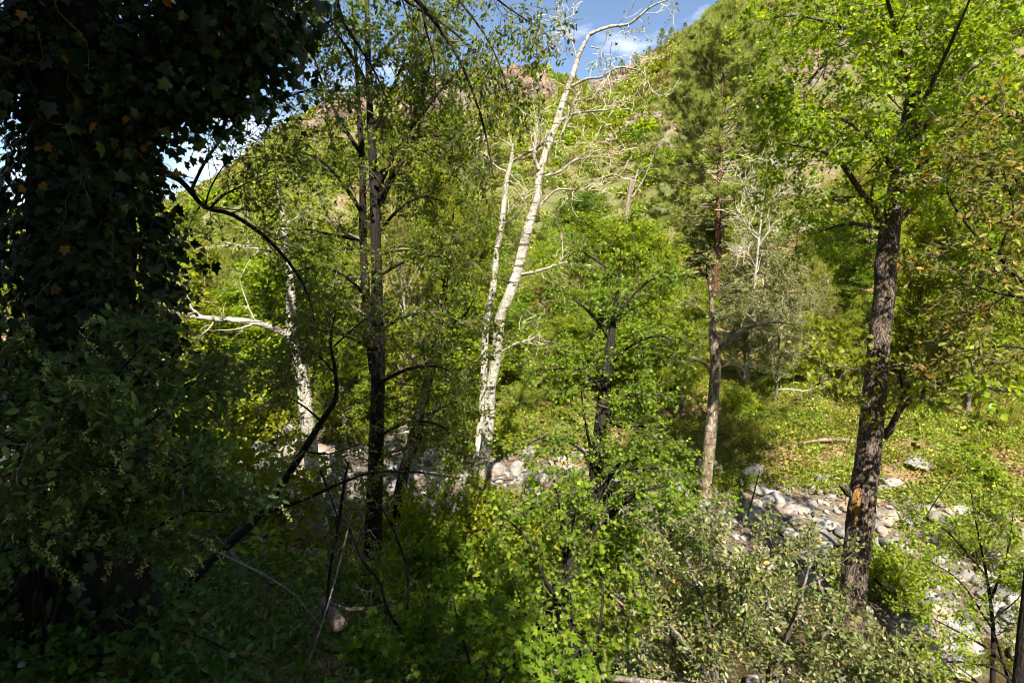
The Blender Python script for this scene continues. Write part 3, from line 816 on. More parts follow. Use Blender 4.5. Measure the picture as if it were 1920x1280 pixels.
PROTO = {
    'round': gen_tree('leafy_tree', 101, 8, 2.9, .10, 34, 6, 6, 20, .125, KITE, M['leaf_maple'], M['twig'], M['bark_grey'], .12),
    'bright': gen_tree('leafy_tree', 102, 8, 2.6, .12, 34, 6, 6, 20, .12, KITE, M['leaf_bright'], M['twig'], M['bark_grey'], .11, shape='tall'),
    'yellow': gen_tree('budding_tree', 103, 9, 2.8, .16, 32, 6, 6, 14, .11, KITE, M['leaf_yellow'], M['twig_pale'], M['bark_white'], .12, ang=(35, 60), up=.12),
    'wide': gen_tree('leafy_tree', 104, 7, 3.2, .08, 34, 6, 6, 18, .13, WIDE, M['leaf_bright'], M['twig'], M['bark_grey'], .12),
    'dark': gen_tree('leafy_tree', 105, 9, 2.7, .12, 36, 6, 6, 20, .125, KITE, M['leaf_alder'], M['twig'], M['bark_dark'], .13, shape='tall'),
    'silver': gen_tree('budding_tree', 106, 6, 2.2, .10, 28, 6, 6, 16, .10, KITE, M['leaf_silver'], M['twig_pale'], M['bark_grey'], .08),
    'bush': gen_bush('leafy_bush', 107, 1.8, 14, 7, 6, 11, .08, WIDE, M['leaf_bright'], M['twig']),
    'bush2': gen_bush('leafy_bush', 108, 1.5, 14, 7, 6, 11, .075, KITE, M['leaf_maple'], M['twig'], .9),
    'bush3': gen_bush('leafy_bush', 109, 2.4, 16, 7, 6, 12, .085, KITE, M['leaf_yellow'], M['twig'], .6),
    'pine': gen_pine('pine_tree', 110, 14, 3.0, .3, 60, 6, 18, .32, .22),
}
used = set()
H0 = {'round': 8, 'bright': 8, 'yellow': 9, 'wide': 7, 'dark': 9, 'silver': 6, 'bush': 1.9, 'bush2': 1.5, 'bush3': 2.4, 'pine': 14}
def plant(kind, px, topy, Y, label, cat='tree', group=None, wide=1.0, rot=None):
    src = PROTO[kind]
    base = at(px, 640, Y); x = base[0]
    z = float(height(x, Y)) - .06
    top = at(px, topy, Y)[2]
    sc = max((top - z), .3) / H0[kind]
    rz = RNG.uniform(0, 6.3) if rot is None else rot
    s = (sc * wide, sc * wide, sc)
    if kind not in used:
        used.add(kind); src.location = (x, Y, z); src.rotation_euler = (0, 0, rz); src.scale = s; tag(src, label, cat, group)
        return src
    return copy_tree(src, (x, Y, z), rz, s, label, cat, group)

# far bank and valley floor, back to front
for a in [
    ('dark', 470, 470, 34, 'dark green tree under the white cloud at the left', 1.2),
    ('bright', 340, 480, 24, 'bright green tree right beside the ivy column', 1.2),
    ('yellow', 420, 460, 27, 'pale yellowish tree above the left sycamore limb', 1.2),
    ('round', 430, 560, 19, 'leafy tree under the left sycamore limb', 1.3),
    ('yellow', 610, 330, 26, 'yellow green tree left behind the dark twin trunk', 1.2),
    ('bright', 640, 480, 20, 'bright tree filling the gap left of the dark twin trunk', 1.3),
    ('yellow', 840, 240, 25, 'tall yellow green budding tree left of the white sycamore', 1.25),
    ('yellow', 775, 300, 31, 'yellowish tree right behind the dark twin trunk', 1.2),
    ('bright', 800, 470, 20, 'bright green tree between twin trunk and white sycamore', 1.4),
    ('round', 890, 430, 22, 'round green tree touching the white sycamore from the left', 1.3),
    ('dark', 1075, 380, 33, 'dark tree behind the white sycamore on its right', 1.3),
    ('bright', 1060, 430, 23, 'bright green tree just right of the white sycamore', 1.2),
    ('bright', 1240, 440, 27, 'light green tree between broken snag and pine', 1.2),
    ('round', 1100, 560, 17.5, 'leafy green tree behind the dark middle tree', 1.3),
    ('wide', 1250, 560, 20, 'broad bright tree in front of the pine trunk on its left', 1.2),
    ('dark', 1300, 540, 24, 'shaded tree at the foot of the pine', 1.2),
    ('silver', 1430, 470, 21, 'grey green budding tree around the bare white sapling', 1.3),
    ('silver', 1400, 560, 17.5, 'small silvery tree right of the mottled trunk', 1.3),
    ('dark', 1530, 420, 30, 'dark green tree right of the bare white sapling', 1.3),
    ('round', 1590, 480, 24, 'green tree directly left of the scarred trunk', 1.3),
    ('bright', 1500, 600, 17, 'bright maple with thin trunk on the grassy bank', 1.2),
    ('dark', 1750, 330, 26, 'dark tree directly right of the scarred trunk', 1.4),
    ('round', 1850, 250, 22, 'tall green tree at the right edge behind the rusty branches', 1.5),
    ('round', 1790, 560, 17, 'green tree with grey trunk on the bank right of the scarred trunk', 1.3),
    ('bright', 1900, 520, 16, 'bright leafy tree at the right edge of the far bank', 1.3),
    ('dark', 1960, 300, 17, 'shaded tree cut by the right edge of the picture', 1.5),
    ('dark', 1660, 560, 21, 'shaded tree peeping out behind the scarred trunk', 1.4),
    ('round', 980, 590, 18, 'leafy tree seen right behind the white sycamore stems', 1.2),
    ('wide', 710, 600, 18, 'bright tree behind the lower twin trunk', 1.3),
    ('round', 560, 600, 22, 'leafy tree behind the left sycamore trunk', 1.4),
    ('bright', 250, 500, 20, 'bright tree half hidden by the ivy column', 1.4),
    ('bright', 500, 500, 17, 'bright green tree right above the left sycamore limb', 1.3),
    ('round', 390, 620, 15.5, 'low leafy tree under the arching bare limb', 1.3),
    ('wide', 870, 580, 16.5, 'low bright tree left of the white sycamore stems', 1.2),
    ('bright', 760, 610, 16, 'bright low tree right of the lower twin trunk', 1.2),
    ('round', 640, 650, 15, 'low green tree in the gap between left sycamore and twin trunk', 1.2),
    ('bright', 1040, 600, 16, 'low bright tree between white sycamore and dark middle tree', 1.2),
    ('wide', 1190, 640, 15.5, 'low bright tree right behind the dark middle tree', 1.1),
    ('dark', 1265, 640, 16, 'low shaded tree left of the mottled trunk', 1.2),
    ('round', 1440, 640, 18, 'low green tree under the arching limb of the mottled sycamore', 1.2),
    ('dark', 1380, 520, 26, 'shaded tree between pine trunk and bare white sapling', 1.3),
    ('bright', 1580, 600, 20, 'bright tree left of the scarred trunk at mid height', 1.2),
    ('round', 1720, 480, 20, 'green tree right of the scarred trunk at mid height', 1.3),
    ('bright', 1830, 600, 19, 'bright tree low behind the rusty branches', 1.3),
    ('dark', 1700, 640, 16.5, 'shaded low tree just right of the scarred trunk', 1.2),
    ('round', 1160, 500, 26, 'green tree around the foot of the broken snag', 1.3),
    ('yellow', 960, 400, 28, 'yellow green tree between the two white sycamore stems', 1.2),
    ('yellow', 1000, 520, 22, 'yellowish tree low behind the white sycamore', 1.3),
    ('wide', 330, 560, 17, 'broad bright tree below the ivy edge', 1.3),
    ('dark', 1330, 420, 36, 'dark tree filling the background left of the pine trunk', 1.4),
    ('round', 1650, 380, 32, 'green tree high behind the scarred trunk', 1.5),
    ('yellow', 1560, 330, 40, 'yellow green tree under the pink cliff', 1.4),
    ('round', 100, 480, 24, 'green tree hidden behind the ivy trunk at the far left', 1.6),
]:
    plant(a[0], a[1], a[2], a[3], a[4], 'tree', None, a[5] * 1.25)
FAR_AT = ['behind the broken snag', 'behind the white sycamore on its right', 'behind the white stems', 'behind the twin trunk', 'behind the left sycamore', 'left of the pine', 'right of the pine', 'left behind the scarred trunk', 'right behind the scarred trunk', 'at the right edge', 'beside the ivy edge', 'highest between sycamore and snag']
for k, (px_, ty, Y) in enumerate([(1180, 490, 44), (1010, 440, 46), (900, 380, 48), (700, 390, 46), (540, 400, 48), (1290, 400, 46), (1420, 330, 44), (1620, 300, 44), (1740, 240, 46), (1900, 200, 48), (380, 450, 50), (1140, 420, 54)]):
    plant(('round', 'dark', 'yellow', 'bright')[k % 4], px_, ty, Y, 'distant green tree at the foot of the hill ' + FAR_AT[k], 'tree', 'trees at the foot of the hill', 1.7)
plant('pine', 1480, 340, 38, 'dark pine with bare trunk behind the white sapling', 'pine', None, 1.0)
plant('pine', 1570, 440, 34, 'smaller dark pine standing left behind the scarred trunk', 'pine', None, 1.1)
plant('pine', 1100, 350, 60, 'distant conifer seen right of the white sycamore', 'pine', None, 1.0)
plant('pine', 1068, 470, 21, 'slim pine with reddish trunk behind the dark middle tree', 'pine', None, .8)
for k, (px_, py_, hpx, lab) in enumerate([
    (1190, 118, 26, 'small conifer on the skyline left of the pine top'), (1165, 130, 26, 'bushy conifer at the notch of the skyline'), (1240, 82, 34, 'tallest of the conifers on the skyline ridge'),
    (1258, 72, 28, 'conifer on the skyline just right of the tallest one'), (1218, 96, 22, 'little conifer on the skyline below the tallest one'), (1285, 44, 22, 'conifer on the skyline ridge near the top of the picture'), (1150, 132, 22, 'lowest conifer on the skyline beside the sycamore limb')]):
    P = hit(px_, py_ + 6)
    if P[1] > 230: P = at(px_, py_ + 6, 205); P[2] = height(P[0], P[1])
    copy_tree(PROTO['pine'], P - np.array([0, 0, .5]), k, (hpx * mpp(px_, py_, P[1]) / 14 * 1.7,) * 2 + (hpx * mpp(px_, py_, P[1]) / 14 * 1.3,), lab, 'conifer')

# bushes on the far bank
bushlist = [(395, 700, 15), (470, 745, 17), (640, 720, 16), (760, 690, 17), (840, 720, 15), (980, 720, 15.5), (1050, 745, 16), (1200, 720, 15), (1260, 690, 16.5), (1390, 720, 15), (1440, 700, 17), (1480, 755, 14.5),
            (1560, 700, 18), (1610, 720, 20), (1720, 700, 18), (1760, 740, 17), (1850, 720, 15), (1900, 760, 13), (1880, 690, 17), (1330, 740, 17), (1150, 760, 17), (900, 760, 14), (560, 740, 19), (1410, 780, 13.2), (300, 720, 14), (700, 760, 15.5)]
BUSH_AT = ['behind the creek gap under the ivy edge', 'left of the left sycamore trunk at the waterside', 'right of the left sycamore trunk', 'right behind the lower twin trunk', 'left of the white sycamore foot', 'right of the white sycamore foot', 'under the reddish slim pine trunk', 'right of the dark middle tree trunk', 'midway between middle tree and mottled trunk', 'close right of the mottled trunk', 'under the arching mottled limb', 'left of the thin maple on the grassy bank', 'behind the fallen log', 'left of the scarred trunk behind the log', 'right behind the scarred trunk', 'right of the scarred trunk at the wood edge', 'on the bank below the rusty branches', 'at the right edge above the rocks', 'at the right edge under the trees', 'behind the mottled trunk', 'behind the dark middle tree', 'in the gap between slim leaning trunk and white sycamore', 'in the woods behind the left sycamore', 'on the bank edge right of the mottled trunk foot', 'below the ivy edge at the left', 'in the gap right of the twin trunk']
for k, (px_, ty, Y) in enumerate(bushlist):
    plant(('bush', 'bush2', 'bush3')[k % 3], px_, ty, Y, 'leafy bush on the far bank ' + BUSH_AT[k], 'bush', 'bushes on the far bank', 1.15)
plant('bush2', 1365, 860, 11.9, 'dense dark green bush on the bank edge right of the mottled trunk', 'bush', None, 1.3)
plant('bush2', 1790, 900, 11.6, 'dark green bush at the edge of the pale rocks right of the scarred trunk', 'bush', None, 1.3)
plant('bush', 1870, 860, 11.2, 'light green bush on the bank near the right edge', 'bush', None, 1.2)

for px_, ty, Y, kd, lab, w_ in [(800, 960, 7.6, 'bush2', 'dark leafy bush at the foot of the slim leaning trunk', 1.2), (880, 950, 7.6, 'bush2', 'dark leafy bush hiding the foot of the white sycamore', 1.0), (970, 1080, 6.6, 'bush2', 'green leafy bush left of the dark middle tree base', .9),
        (400, 800, 9.0, 'bush', 'sunlit bush left of the creek gap', 1.0), (320, 800, 7.0, 'bush2', 'shaded bush behind the flowering shrub', 1.4), (470, 1015, 7.2, 'bush', 'bright low bush under the leaning sapling', .6), (935, 890, 8.4, 'bush', 'light bush on the stream edge right of the white sycamore foot', .8), (1010, 915, 8.2, 'bush2', 'green bush on the stream edge left of the dark middle trunk', .9), (770, 905, 8.6, 'bush', 'light bush on the stream edge right of the twin trunk', .8), (750, 1010, 6.4, 'bush2', 'shaded bush right of the twin trunk foot', 1.1),
        (1240, 900, 8.2, 'bush2', 'green bush at the stream edge right of the dark middle tree', 1.0), (1700, 1000, 8.2, 'bush', 'light green bush on the rocks right of the scarred trunk', .9), (1880, 960, 9.2, 'bush3', 'light bush on the creek bed at the right edge', 1.0)]:
    plant(kd, px_, ty, Y, lab, 'bush', None, w_)
# slim trees through the middle distance
for px_, ty, Y, kd, w_, lab in [(1185, 425, 17.5, 'bright', 1.0, 'bright tree hiding the foot of the broken snag'), (1130, 440, 19, 'round', .9, 'green tree just left of the broken snag'), (470, 440, 20, 'yellow', .7, 'slim pale tree left of the left sycamore top'), (590, 380, 17, 'bright', .7, 'slim bright tree between left sycamore and twin trunk'), (760, 380, 18, 'yellow', .7, 'slim yellow green tree hugging the twin trunk on its right'), (870, 340, 19, 'bright', .65, 'slim bright tree close left of the white stems'),
        (1090, 470, 18, 'yellow', .7, 'slim yellow green tree left of the broken snag'), (1220, 480, 18, 'bright', .65, 'slim bright tree right of the broken snag'), (1280, 560, 14.5, 'bright', .7, 'slim bright tree close left of the mottled trunk'), (1460, 520, 15.5, 'silver', .8, 'slim grey green tree right of the arching limb'), (1540, 500, 19, 'yellow', .7, 'slim yellow green tree between white sapling and scarred trunk'),
        (1620, 560, 15, 'bright', .7, 'slim bright tree peeping left of the scarred trunk'), (1740, 420, 15, 'bright', .75, 'slim bright tree right of the scarred trunk'), (1830, 420, 14, 'round', .8, 'slim green tree behind the rusty branches'), (1010, 480, 25, 'bright', .7, 'slim bright tree right behind the white sycamore fork'), (1370, 440, 22, 'yellow', .7, 'slim yellow green tree right of the pine trunk')]:
    plant(kd, px_, ty, Y, lab, 'tree', None, w_ * 1.2)

# herbs and litter on the far bank
n = 11000
X = RNG.uniform(-20, 24, n); S_ = 3.0 + RNG.exponential(5.5, n); Yg = creek_y(S_, X)
keep = (fbm(X, Yg, 71, 3, .8) + .5 * fbm(X, Yg, 72, 2, 2.5) > -.6) & (Yg < 40)
X, Yg = X[keep], Yg[keep]
hs = [source('herb_clump', clump_dome(80 + k, 80, .32, .17, .05, (KITE, WIDE, OV4)[k % 3]), M['herb']) for k in range(5)]
scatter('bank_herbs', np.stack([X, Yg, height(X, Yg)], -1), RNG.uniform(.5, 1.35, len(X)), RNG.uniform(0, 6.3, len(X)), hs, RNG.uniform(-.15, .15, (len(X), 2)), 'low yellow green herbs carpeting the far bank', 'ground cover')
n = 9000
X = RNG.uniform(-20, 22, n); S_ = RNG.uniform(-9.5, 16, n); Yg = creek_y(S_, X)
lt = []
for k in range(4):
    r = np.random.default_rng(90 + k); g = Geo()
    Pq = np.concatenate([r.normal(0, .13, (14, 2)), r.uniform(0, .03, (14, 1))], 1)
    leaves(g, Pq, nrm(np.concatenate([r.normal(0, 1, (14, 2)), np.full((14, 1), .1)], 1)), nrm(r.normal(0, .35, (14, 3)) + np.array([0, 0, 1])), .07, OVAL, rng=r)
    lt.append(source('litter_leaf', g, M['litter']))
kp = (S_ > 2.6) | (S_ < -4)
X, Yg = X[kp], Yg[kp]
scatter('leaf_litter', np.stack([X, Yg, height(X, Yg) + .012], -1), RNG.uniform(.7, 1.3, len(X)), RNG.uniform(0, 6.3, len(X)), lt, None, 'dry brown leaves littering the banks', 'leaf litter')

# herbs on the near bank
n = 3600
X = RNG.uniform(-8, 6, n); S_ = RNG.uniform(-11.5, -4.2, n); Yg = creek_y(S_, X)
kp = (Yg > .9) & ((X < 1.2) | (RNG.uniform(0, 1, n) < .55)) & (np.hypot(X, Yg) > 1.5)
X, Yg = X[kp], Yg[kp]
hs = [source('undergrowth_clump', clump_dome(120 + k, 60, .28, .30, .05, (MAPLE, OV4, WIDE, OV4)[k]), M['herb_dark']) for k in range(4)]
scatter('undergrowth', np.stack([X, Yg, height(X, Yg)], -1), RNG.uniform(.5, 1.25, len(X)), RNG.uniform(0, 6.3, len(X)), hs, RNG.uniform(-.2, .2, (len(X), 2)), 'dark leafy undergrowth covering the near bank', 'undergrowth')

# fallen log on the far bank
P0, P1 = hit(1480, 845), hit(1640, 832)
c = catmull([P0 + [0, 0, .1], (P0 * .6 + P1 * .4) + [0, .1, .16], P1 + [0, 0, .08]], 14)
o = obj('fallen_log', bark_tube(c, np.linspace(.055, .03, 14), 10, .35, .2, 3), M['deadwood'], None, True, loc=P0); tag(o, 'bleached fallen log lying on the grassy far bank', 'log')

#HERO#
# ------------------------------------------------------------------ hero plants
def resample(pts, rad, K=10):
    s = np.linspace(0, len(pts) - 1, K); i = np.minimum(s.astype(int), len(pts) - 2); f = (s - i)[:, None]
    return pts[i] * (1 - f) + pts[i + 1] * f, rad[i] * (1 - f[:, 0]) + rad[i + 1] * f[:, 0]

def rooted(spec, n):
    p, r = pxpath(spec, n)
    g = ground(p[0][0], p[0][1])
    if p[0][2] > g[2] + .05:
        k = max(2, int((p[0][2] - g[2]) / .2))
        t = np.linspace(0, 1, k, endpoint=False)[:, None]
        d = p[0] - p[2]; d = d / max(abs(d[2]), 1e-6)
        foot = p[0] + d * (p[0][2] - g[2]) * .6; foot[2] = float(height(foot[0], foot[1])) - .08
        p = np.vstack([foot * (1 - t) + p[0] * t, p]); r = np.concatenate([np.linspace(r[0] * 1.25, r[0], k), r])
    return p, r

def clear_of_lens(b):
    """True for shoots that do not grow right across the viewer's face"""
    P = b.reshape(-1, 3); x, y, d = project(P)
    near = (d > -.3) & (np.linalg.norm(P - CAM, axis=1) < 2.1) & (x > -500) & (x < 2400) & (y > -500) & (y < 1500)
    return ~near.reshape(b.shape[0], b.shape[1]).any(1)

class Hero:
    def __init__(s, name, label, cat, spec, bark, n=36, nseg=20, amp=.09, group=None, fine=.05):
        p, r = rooted(spec, n)
        s.base = p[0].copy(); s.base[2] = float(height(p[0][0], p[0][1]))
        s.t = thing(name, label, cat, s.base, group); s.bark = bark; s.rnd = int(abs(spec[0][0]))
        s.par = []          # parent limbs for twigs
        s.stem('trunk', p, r, nseg, amp, fine)
    def stem(s, nm, p, r, nseg=14, amp=.08, fine=.05, twig=True):
        s.part = obj(nm, bark_tube(p, r, nseg, amp, fine, s.rnd + len(s.par)), s.bark, s.t, True)
        q = resample(p, r)
        s.par.append(q)
        return q
    def limb(s, *spec, nm='limb', n=18, nseg=10, amp=.08):
        p, r = pxpath(spec, n)
        return s.stem(nm, p, r, nseg, amp)
    def auto(s, which, n, t0, t1, L, ang=(50, 85), up=.06, k=9, toward=None, wob=.12, rf=.45):
        """extra limbs sprouting at random from limb number `which`; each is a part"""
        p, r = s.par[which]
        b, rr = sub(p[None], r[None], n, t0, t1, ang, L, k, wob, up, rf, .3)
        k_ = clear_of_lens(b); b, rr = b[k_], rr[k_]
        for q in range(len(b)):
            g = Geo(); tubes(g, b[q], rr[q], 7); obj('limb', g, s.bark, s.t, True); s.par.append((b[q], rr[q]))
    def twigs(s, idx, n1, L1, n2, L2, t0=.15, up=.05, mat='twig', ang=(35, 75), wob=.2, droop=0, flat=0.0, rmin=.0025):
        idx = [i for i in idx if i < len(s.par)]
        P = np.array([s.par[i][0] for i in idx]); Rr = np.array([s.par[i][1] for i in idx])
        b1, r1 = sub(P, Rr, n1, t0, 1, ang, L1, 5, wob, up, .35, .3, flat=flat)
        r1 = np.minimum(r1, .02); k_ = clear_of_lens(b1); b1, r1 = b1[k_], r1[k_]
        b2, r2 = sub(b1, r1, n2, .15, 1, (30, 70), L2, 4, wob, up - droop, .6, .2, .002, flat=flat)
        k_ = clear_of_lens(b2); b2, r2 = b2[k_], r2[k_]
        g = Geo(); tubes(g, b1, np.maximum(r1, rmin), 4); r1 = np.maximum(r1, rmin); tubes(g, b2, np.maximum(r2, rmin), 3)
        obj('twigs', g, M[mat], s.t, kind='stuff')
        s.b1, s.b2 = b1, b2
        return b2
    def foliage(s, tw, nl, size, tpl, mat, spread=.5, nup=.55, nparts=0, nm='foliage', ang=.9, droop=.12):
        P, D, N = leafpos(tw, nl, size * spread, ang, nup, .1, droop)
        S = RNG.uniform(.65, 1.25, len(P)) * size
        put_leaves(s.t, s.base, P, D, N, S, tpl, mat, nparts, nm, 'leaf', tones(tw, nl))

LEAFMESH = {}
def put_leaves(parent, base, P, D, N, S, tpl, mat, nparts, nm='foliage', leafname='leaf', rr=None):
    rest = np.ones(len(P), bool)
    if nparts:
        px_, py_, dp = project(P)
        ok = (px_ > 5) & (px_ < 1915) & (py_ > 5) & (py_ < 1275)
        sc = np.where(ok, S / np.maximum(dp, .1), 0)
        pick = np.argsort(-sc * RNG.uniform(.75, 1, len(sc)))[:nparts]; pick = pick[sc[pick] > 0]
        rest[pick] = False
        key = (id(tpl), mat)
        if key not in LEAFMESH:
            g = leaves(Geo(), np.zeros((1, 3)), np.array([[0, 1.0, 0]]), np.array([[0, 0, 1.0]]), 1.0, tpl, np.zeros(1))
            me = g.mesh('leaf'); me.materials.append(M[mat]); LEAFMESH[key] = me
        B, D2, N2 = leaf_frames(P[pick], D[pick], N[pick])
        for q, i in enumerate(pick):
            o = bpy.data.objects.new(leafname, LEAFMESH[key]); scene.collection.objects.link(o); o.parent = parent
            m = np.eye(4); m[:3, 0] = B[q] * S[i]; m[:3, 1] = D2[q] * S[i]; m[:3, 2] = N2[q] * S[i]; m[:3, 3] = P[i] - base
            o.matrix_basis = Matrix(m.tolist())
    g = leaves(Geo(), P[rest], D[rest], N[rest], S[rest], tpl, None if rr is None else rr[rest])
    o = obj(nm, g, M[mat], parent)
    if nparts: o['kind'] = 'stuff'
    return o

R_ = lambda *a: list(range(*a))

# --- white sycamore -------------------------------------------------
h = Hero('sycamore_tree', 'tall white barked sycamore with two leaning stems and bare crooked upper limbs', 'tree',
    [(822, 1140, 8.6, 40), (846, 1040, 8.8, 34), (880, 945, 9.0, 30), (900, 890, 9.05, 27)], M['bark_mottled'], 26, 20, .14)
p, r = pxpath([(898, 896, 9.05, 24.3), (908, 855, 9.1, 22.5), (916, 790, 9.2, 20.7), (920, 730, 9.25, 19.8), (929, 680, 9.3, 19.8), (934, 640, 9.3, 18.9), (938, 598, 9.4, 19.8), (954, 556, 9.4, 19.8), (968, 516, 9.5, 18.9), (980, 470, 9.6, 18.0), (990, 430, 9.6, 16.2), (1000, 395, 9.7, 15.3), (1008, 372, 9.7, 15.3), (1009, 345, 9.75, 14.4), (1014, 318, 9.75, 14.4), (1022, 290, 9.8, 13.5), (1032, 262, 9.8, 13.5), (1042, 235, 9.85, 12.6), (1050, 210, 9.85, 12.6), (1062, 172, 9.9, 10.8), (1076, 135, 9.9, 9.9), (1085, 105, 10, 8.1), (1104, 66, 10, 6.3)], 110)
h.bark = M['bark_white']
h.stem('upper_trunk', p, r, 18, .12)
h.par = h.par[1:]
h.limb((890, 905, 9.4, 16.2), (899, 820, 9.6, 14.4), (906, 740, 9.7, 13.5), (909, 640, 9.8, 13.5), (914, 590, 9.9, 13.5), (924, 545, 9.9, 12.6), (932, 470, 10, 11.7), (941, 420, 10, 10.8), (950, 340, 10, 9.0), (959, 300, 10, 7.2), (962, 270, 10, 4.5), nm='stem', n=60, nseg=14)
h.limb((1104, 66, 10, 6.8), (1125, 56, 10, 6.2), (1150, 49, 10, 5.6), (1178, 46, 10, 5.0), (1200, 30, 9.9, 4.3), (1222, 12, 9.8, 3.7), (1262, -4, 9.7, 2.5))
h.limb((1072, 162, 9.9, 5.6), (1100, 148, 9.8, 5.0), (1128, 145, 9.7, 4.3), (1160, 126, 9.6, 3.7), (1200, 134, 9.5, 3.1), (1214, 150, 9.5, 1.9), (1222, 182, 9.5, 1.2))
h.limb((1052, 226, 9.8, 5.6), (1080, 213, 9.7, 4.3), (1120, 208, 9.6, 3.7), (1142, 204, 9.5, 2.5), (1158, 180, 9.5, 1.2))
h.limb((1022, 330, 9.7, 5.6), (1050, 322, 9.6, 5.0), (1078, 300, 9.5, 4.3), (1100, 297, 9.5, 3.7), (1120, 282, 9.4, 2.5), (1150, 288, 9.4, 1.2))
h.limb((1014, 384, 9.6, 5.6), (1040, 358, 9.5, 4.3), (1066, 355, 9.4, 3.7), (1090, 357, 9.3, 3.1), (1128, 334, 9.2, 1.9), (1160, 322, 9.2, 1.0))
h.limb((974, 516, 9.5, 6.8), (1000, 510, 9.3, 6.2), (1036, 500, 9.2, 4.3), (1060, 492, 9.1, 2.5), (1090, 496, 9, 1.2))
h.limb((940, 660, 9.3, 5.6), (968, 644, 9.2, 5.6), (1000, 634, 9.1, 3.7), (1014, 622, 9, 1.9))
h.limb((962, 302, 10, 6.2), (985, 288, 9.95, 6.2), (1008, 276, 9.9, 6.2), (1032, 258, 9.85, 6.8))
h.limb((1010, 318, 9.7, 7.4), (1002, 296, 9.65, 6.8), (1003, 276, 9.6, 5.6), (1008, 240, 9.6, 3.7), (1000, 200, 9.6, 2.5), (998, 150, 9.6, 1.2))
h.limb((1050, 260, 9.8, 5.6), (1058, 240, 9.75, 5.0), (1070, 205, 9.7, 3.7), (1086, 172, 9.7, 2.5))
h.limb((950, 322, 10, 3.7), (930, 312, 10, 3.1), (908, 288, 10, 2.5), (880, 284, 10, 1.5), (860, 296, 10, 0.9))
h.limb((962, 276, 10, 3.1), (940, 262, 10, 2.5), (910, 256, 10, 1.9), (875, 246, 10, 0.9))
h.limb((960, 272, 10, 2.5), (952, 240, 10, 1.9), (958, 190, 10, 1.2), (950, 150, 10, 0.9))
h.limb((1082, 112, 10, 3.1), (1072, 78, 10, 2.5), (1060, 55, 10, 1.5), (1053, 20, 10, 0.8))
h.limb((1076, 66, 10, 1.9), (1058, 68, 10, 1.5), (1040, 66, 10, 0.9))
h.limb((1108, 88, 10, 2.5), (1128, 95, 9.9, 1.9), (1137, 118, 9.9, 0.9))
h.limb((945, 420, 10, 3.7), (962, 410, 9.8, 3.1), (978, 392, 9.6, 1.9), (985, 360, 9.5, 0.9))
tw = h.twigs(R_(2, 20), 8, (.25, .8), 4, (.12, .4), .3, .04, 'twig_pale', wob=.28, rmin=.004)
sel = tw[RNG.uniform(0, 1, len(tw)) < .42]
h.foliage(sel, 3, .06, KITE, 'leaf_yellow', .6)

# --- left sycamore ---------------------------------------------------
h = Hero('sycamore_tree', 'pale mottled sycamore in the left creek gap with a long white limb reaching left', 'tree',
    [(604, 1015, 10.6, 34.0), (590, 920, 10.7, 30.6), (580, 820, 10.8, 28.9), (570, 730, 10.9, 26.3), (558, 660, 11, 24.6), (548, 620, 11, 22.9), (545, 540, 11.1, 17.0), (538, 470, 11.2, 14.4), (530, 400, 11.2, 9), (522, 360, 11.2, 5), (520, 320, 11.2, 1.5)],
    M['bark_white'], 60, 16, .1)
h.limb((550, 632, 11, 17.0), (520, 618, 10.9, 14.4), (485, 606, 10.8, 12.8), (440, 600, 10.7, 11.9), (395, 597, 10.6, 10.2), (350, 590, 10.5, 7.6), (302, 576, 10.4, 6.0), (270, 560, 10.4, 2.5))
h.limb((378, 594, 10.6, 6.8), (360, 578, 10.6, 5.1), (340, 558, 10.6, 4.2), (316, 550, 10.6, 2.5))
h.limb((540, 480, 11.2, 6.8), (500, 470, 11, 5.1), (440, 460, 10.9, 3.4), (350, 470, 10.8, 1.7))
h.auto(0, 5, .6, 1, (.8, 1.6))
tw = h.twigs(R_(1, 10), 8, (.4, 1.0), 4, (.15, .4), .2, .03, 'twig_pale')
h.foliage(tw, 6, .07, KITE, 'leaf_yellow')

# --- thin pale stem beside the ivy
h = Hero('sapling', 'thin pale sapling stem standing just right of the ivy column', 'tree', [(296, 760, 12, 9), (296, 600, 12, 8), (292, 480, 12, 7), (296, 430, 12, 4), (302, 380, 12, 1.2)], M['bark_white'], 20, 8, .05)
h.auto(0, 6, .4, 1, (.6, 1.4))
h.foliage(h.twigs(R_(1, 7), 6, (.3, .7), 4, (.15, .3)), 6, .075, KITE, 'leaf_yellow')

# --- mottled sycamore in front of the pine ----------------------------
h = Hero('sycamore_tree', 'tan mottled sycamore trunk with broken top standing on the creek edge before the pine', 'tree',
    [(1317, 985, 11.2, 25.5), (1324, 900, 11.2, 22.9), (1332, 820, 11.2, 22.1), (1338, 740, 11.3, 21.2), (1342, 680, 11.3, 21.2), (1340, 645, 11.3, 20.4), (1334, 600, 11.3, 10.2), (1334, 560, 11.3, 8.5), (1328, 520, 11.3, 5.1)],
    M['bark_mottled'], 46, 16, .12)
h.limb((1344, 655, 11.3, 13.6), (1362, 640, 11.2, 11.0), (1390, 622, 11.1, 9.3), (1420, 608, 11, 7.6), (1462, 604, 11, 4.2), (1490, 610, 10.9, 1.7))
h.limb((1336, 560, 11.3, 5.1), (1350, 545, 11.3, 3.4), (1368, 528, 11.3, 1.7))
h.limb((1332, 690, 11.3, 6.8), (1310, 676, 11.2, 5.1), (1285, 680, 11.1, 2.5))
h.limb((1346, 690, 11.3, 6.8), (1375, 680, 11.2, 5.1), (1405, 690, 11.1, 2.5))
h.limb((1326, 590, 11.3, 2.5), (1310, 575, 11.3, 1.7), (1298, 570, 11.3, 0.8))
tw = h.twigs(R_(1, 6), 7, (.3, .8), 4, (.12, .35), .3, .03, 'twig_pale')
h.foliage(tw, 4, .06, KITE, 'leaf_maple')

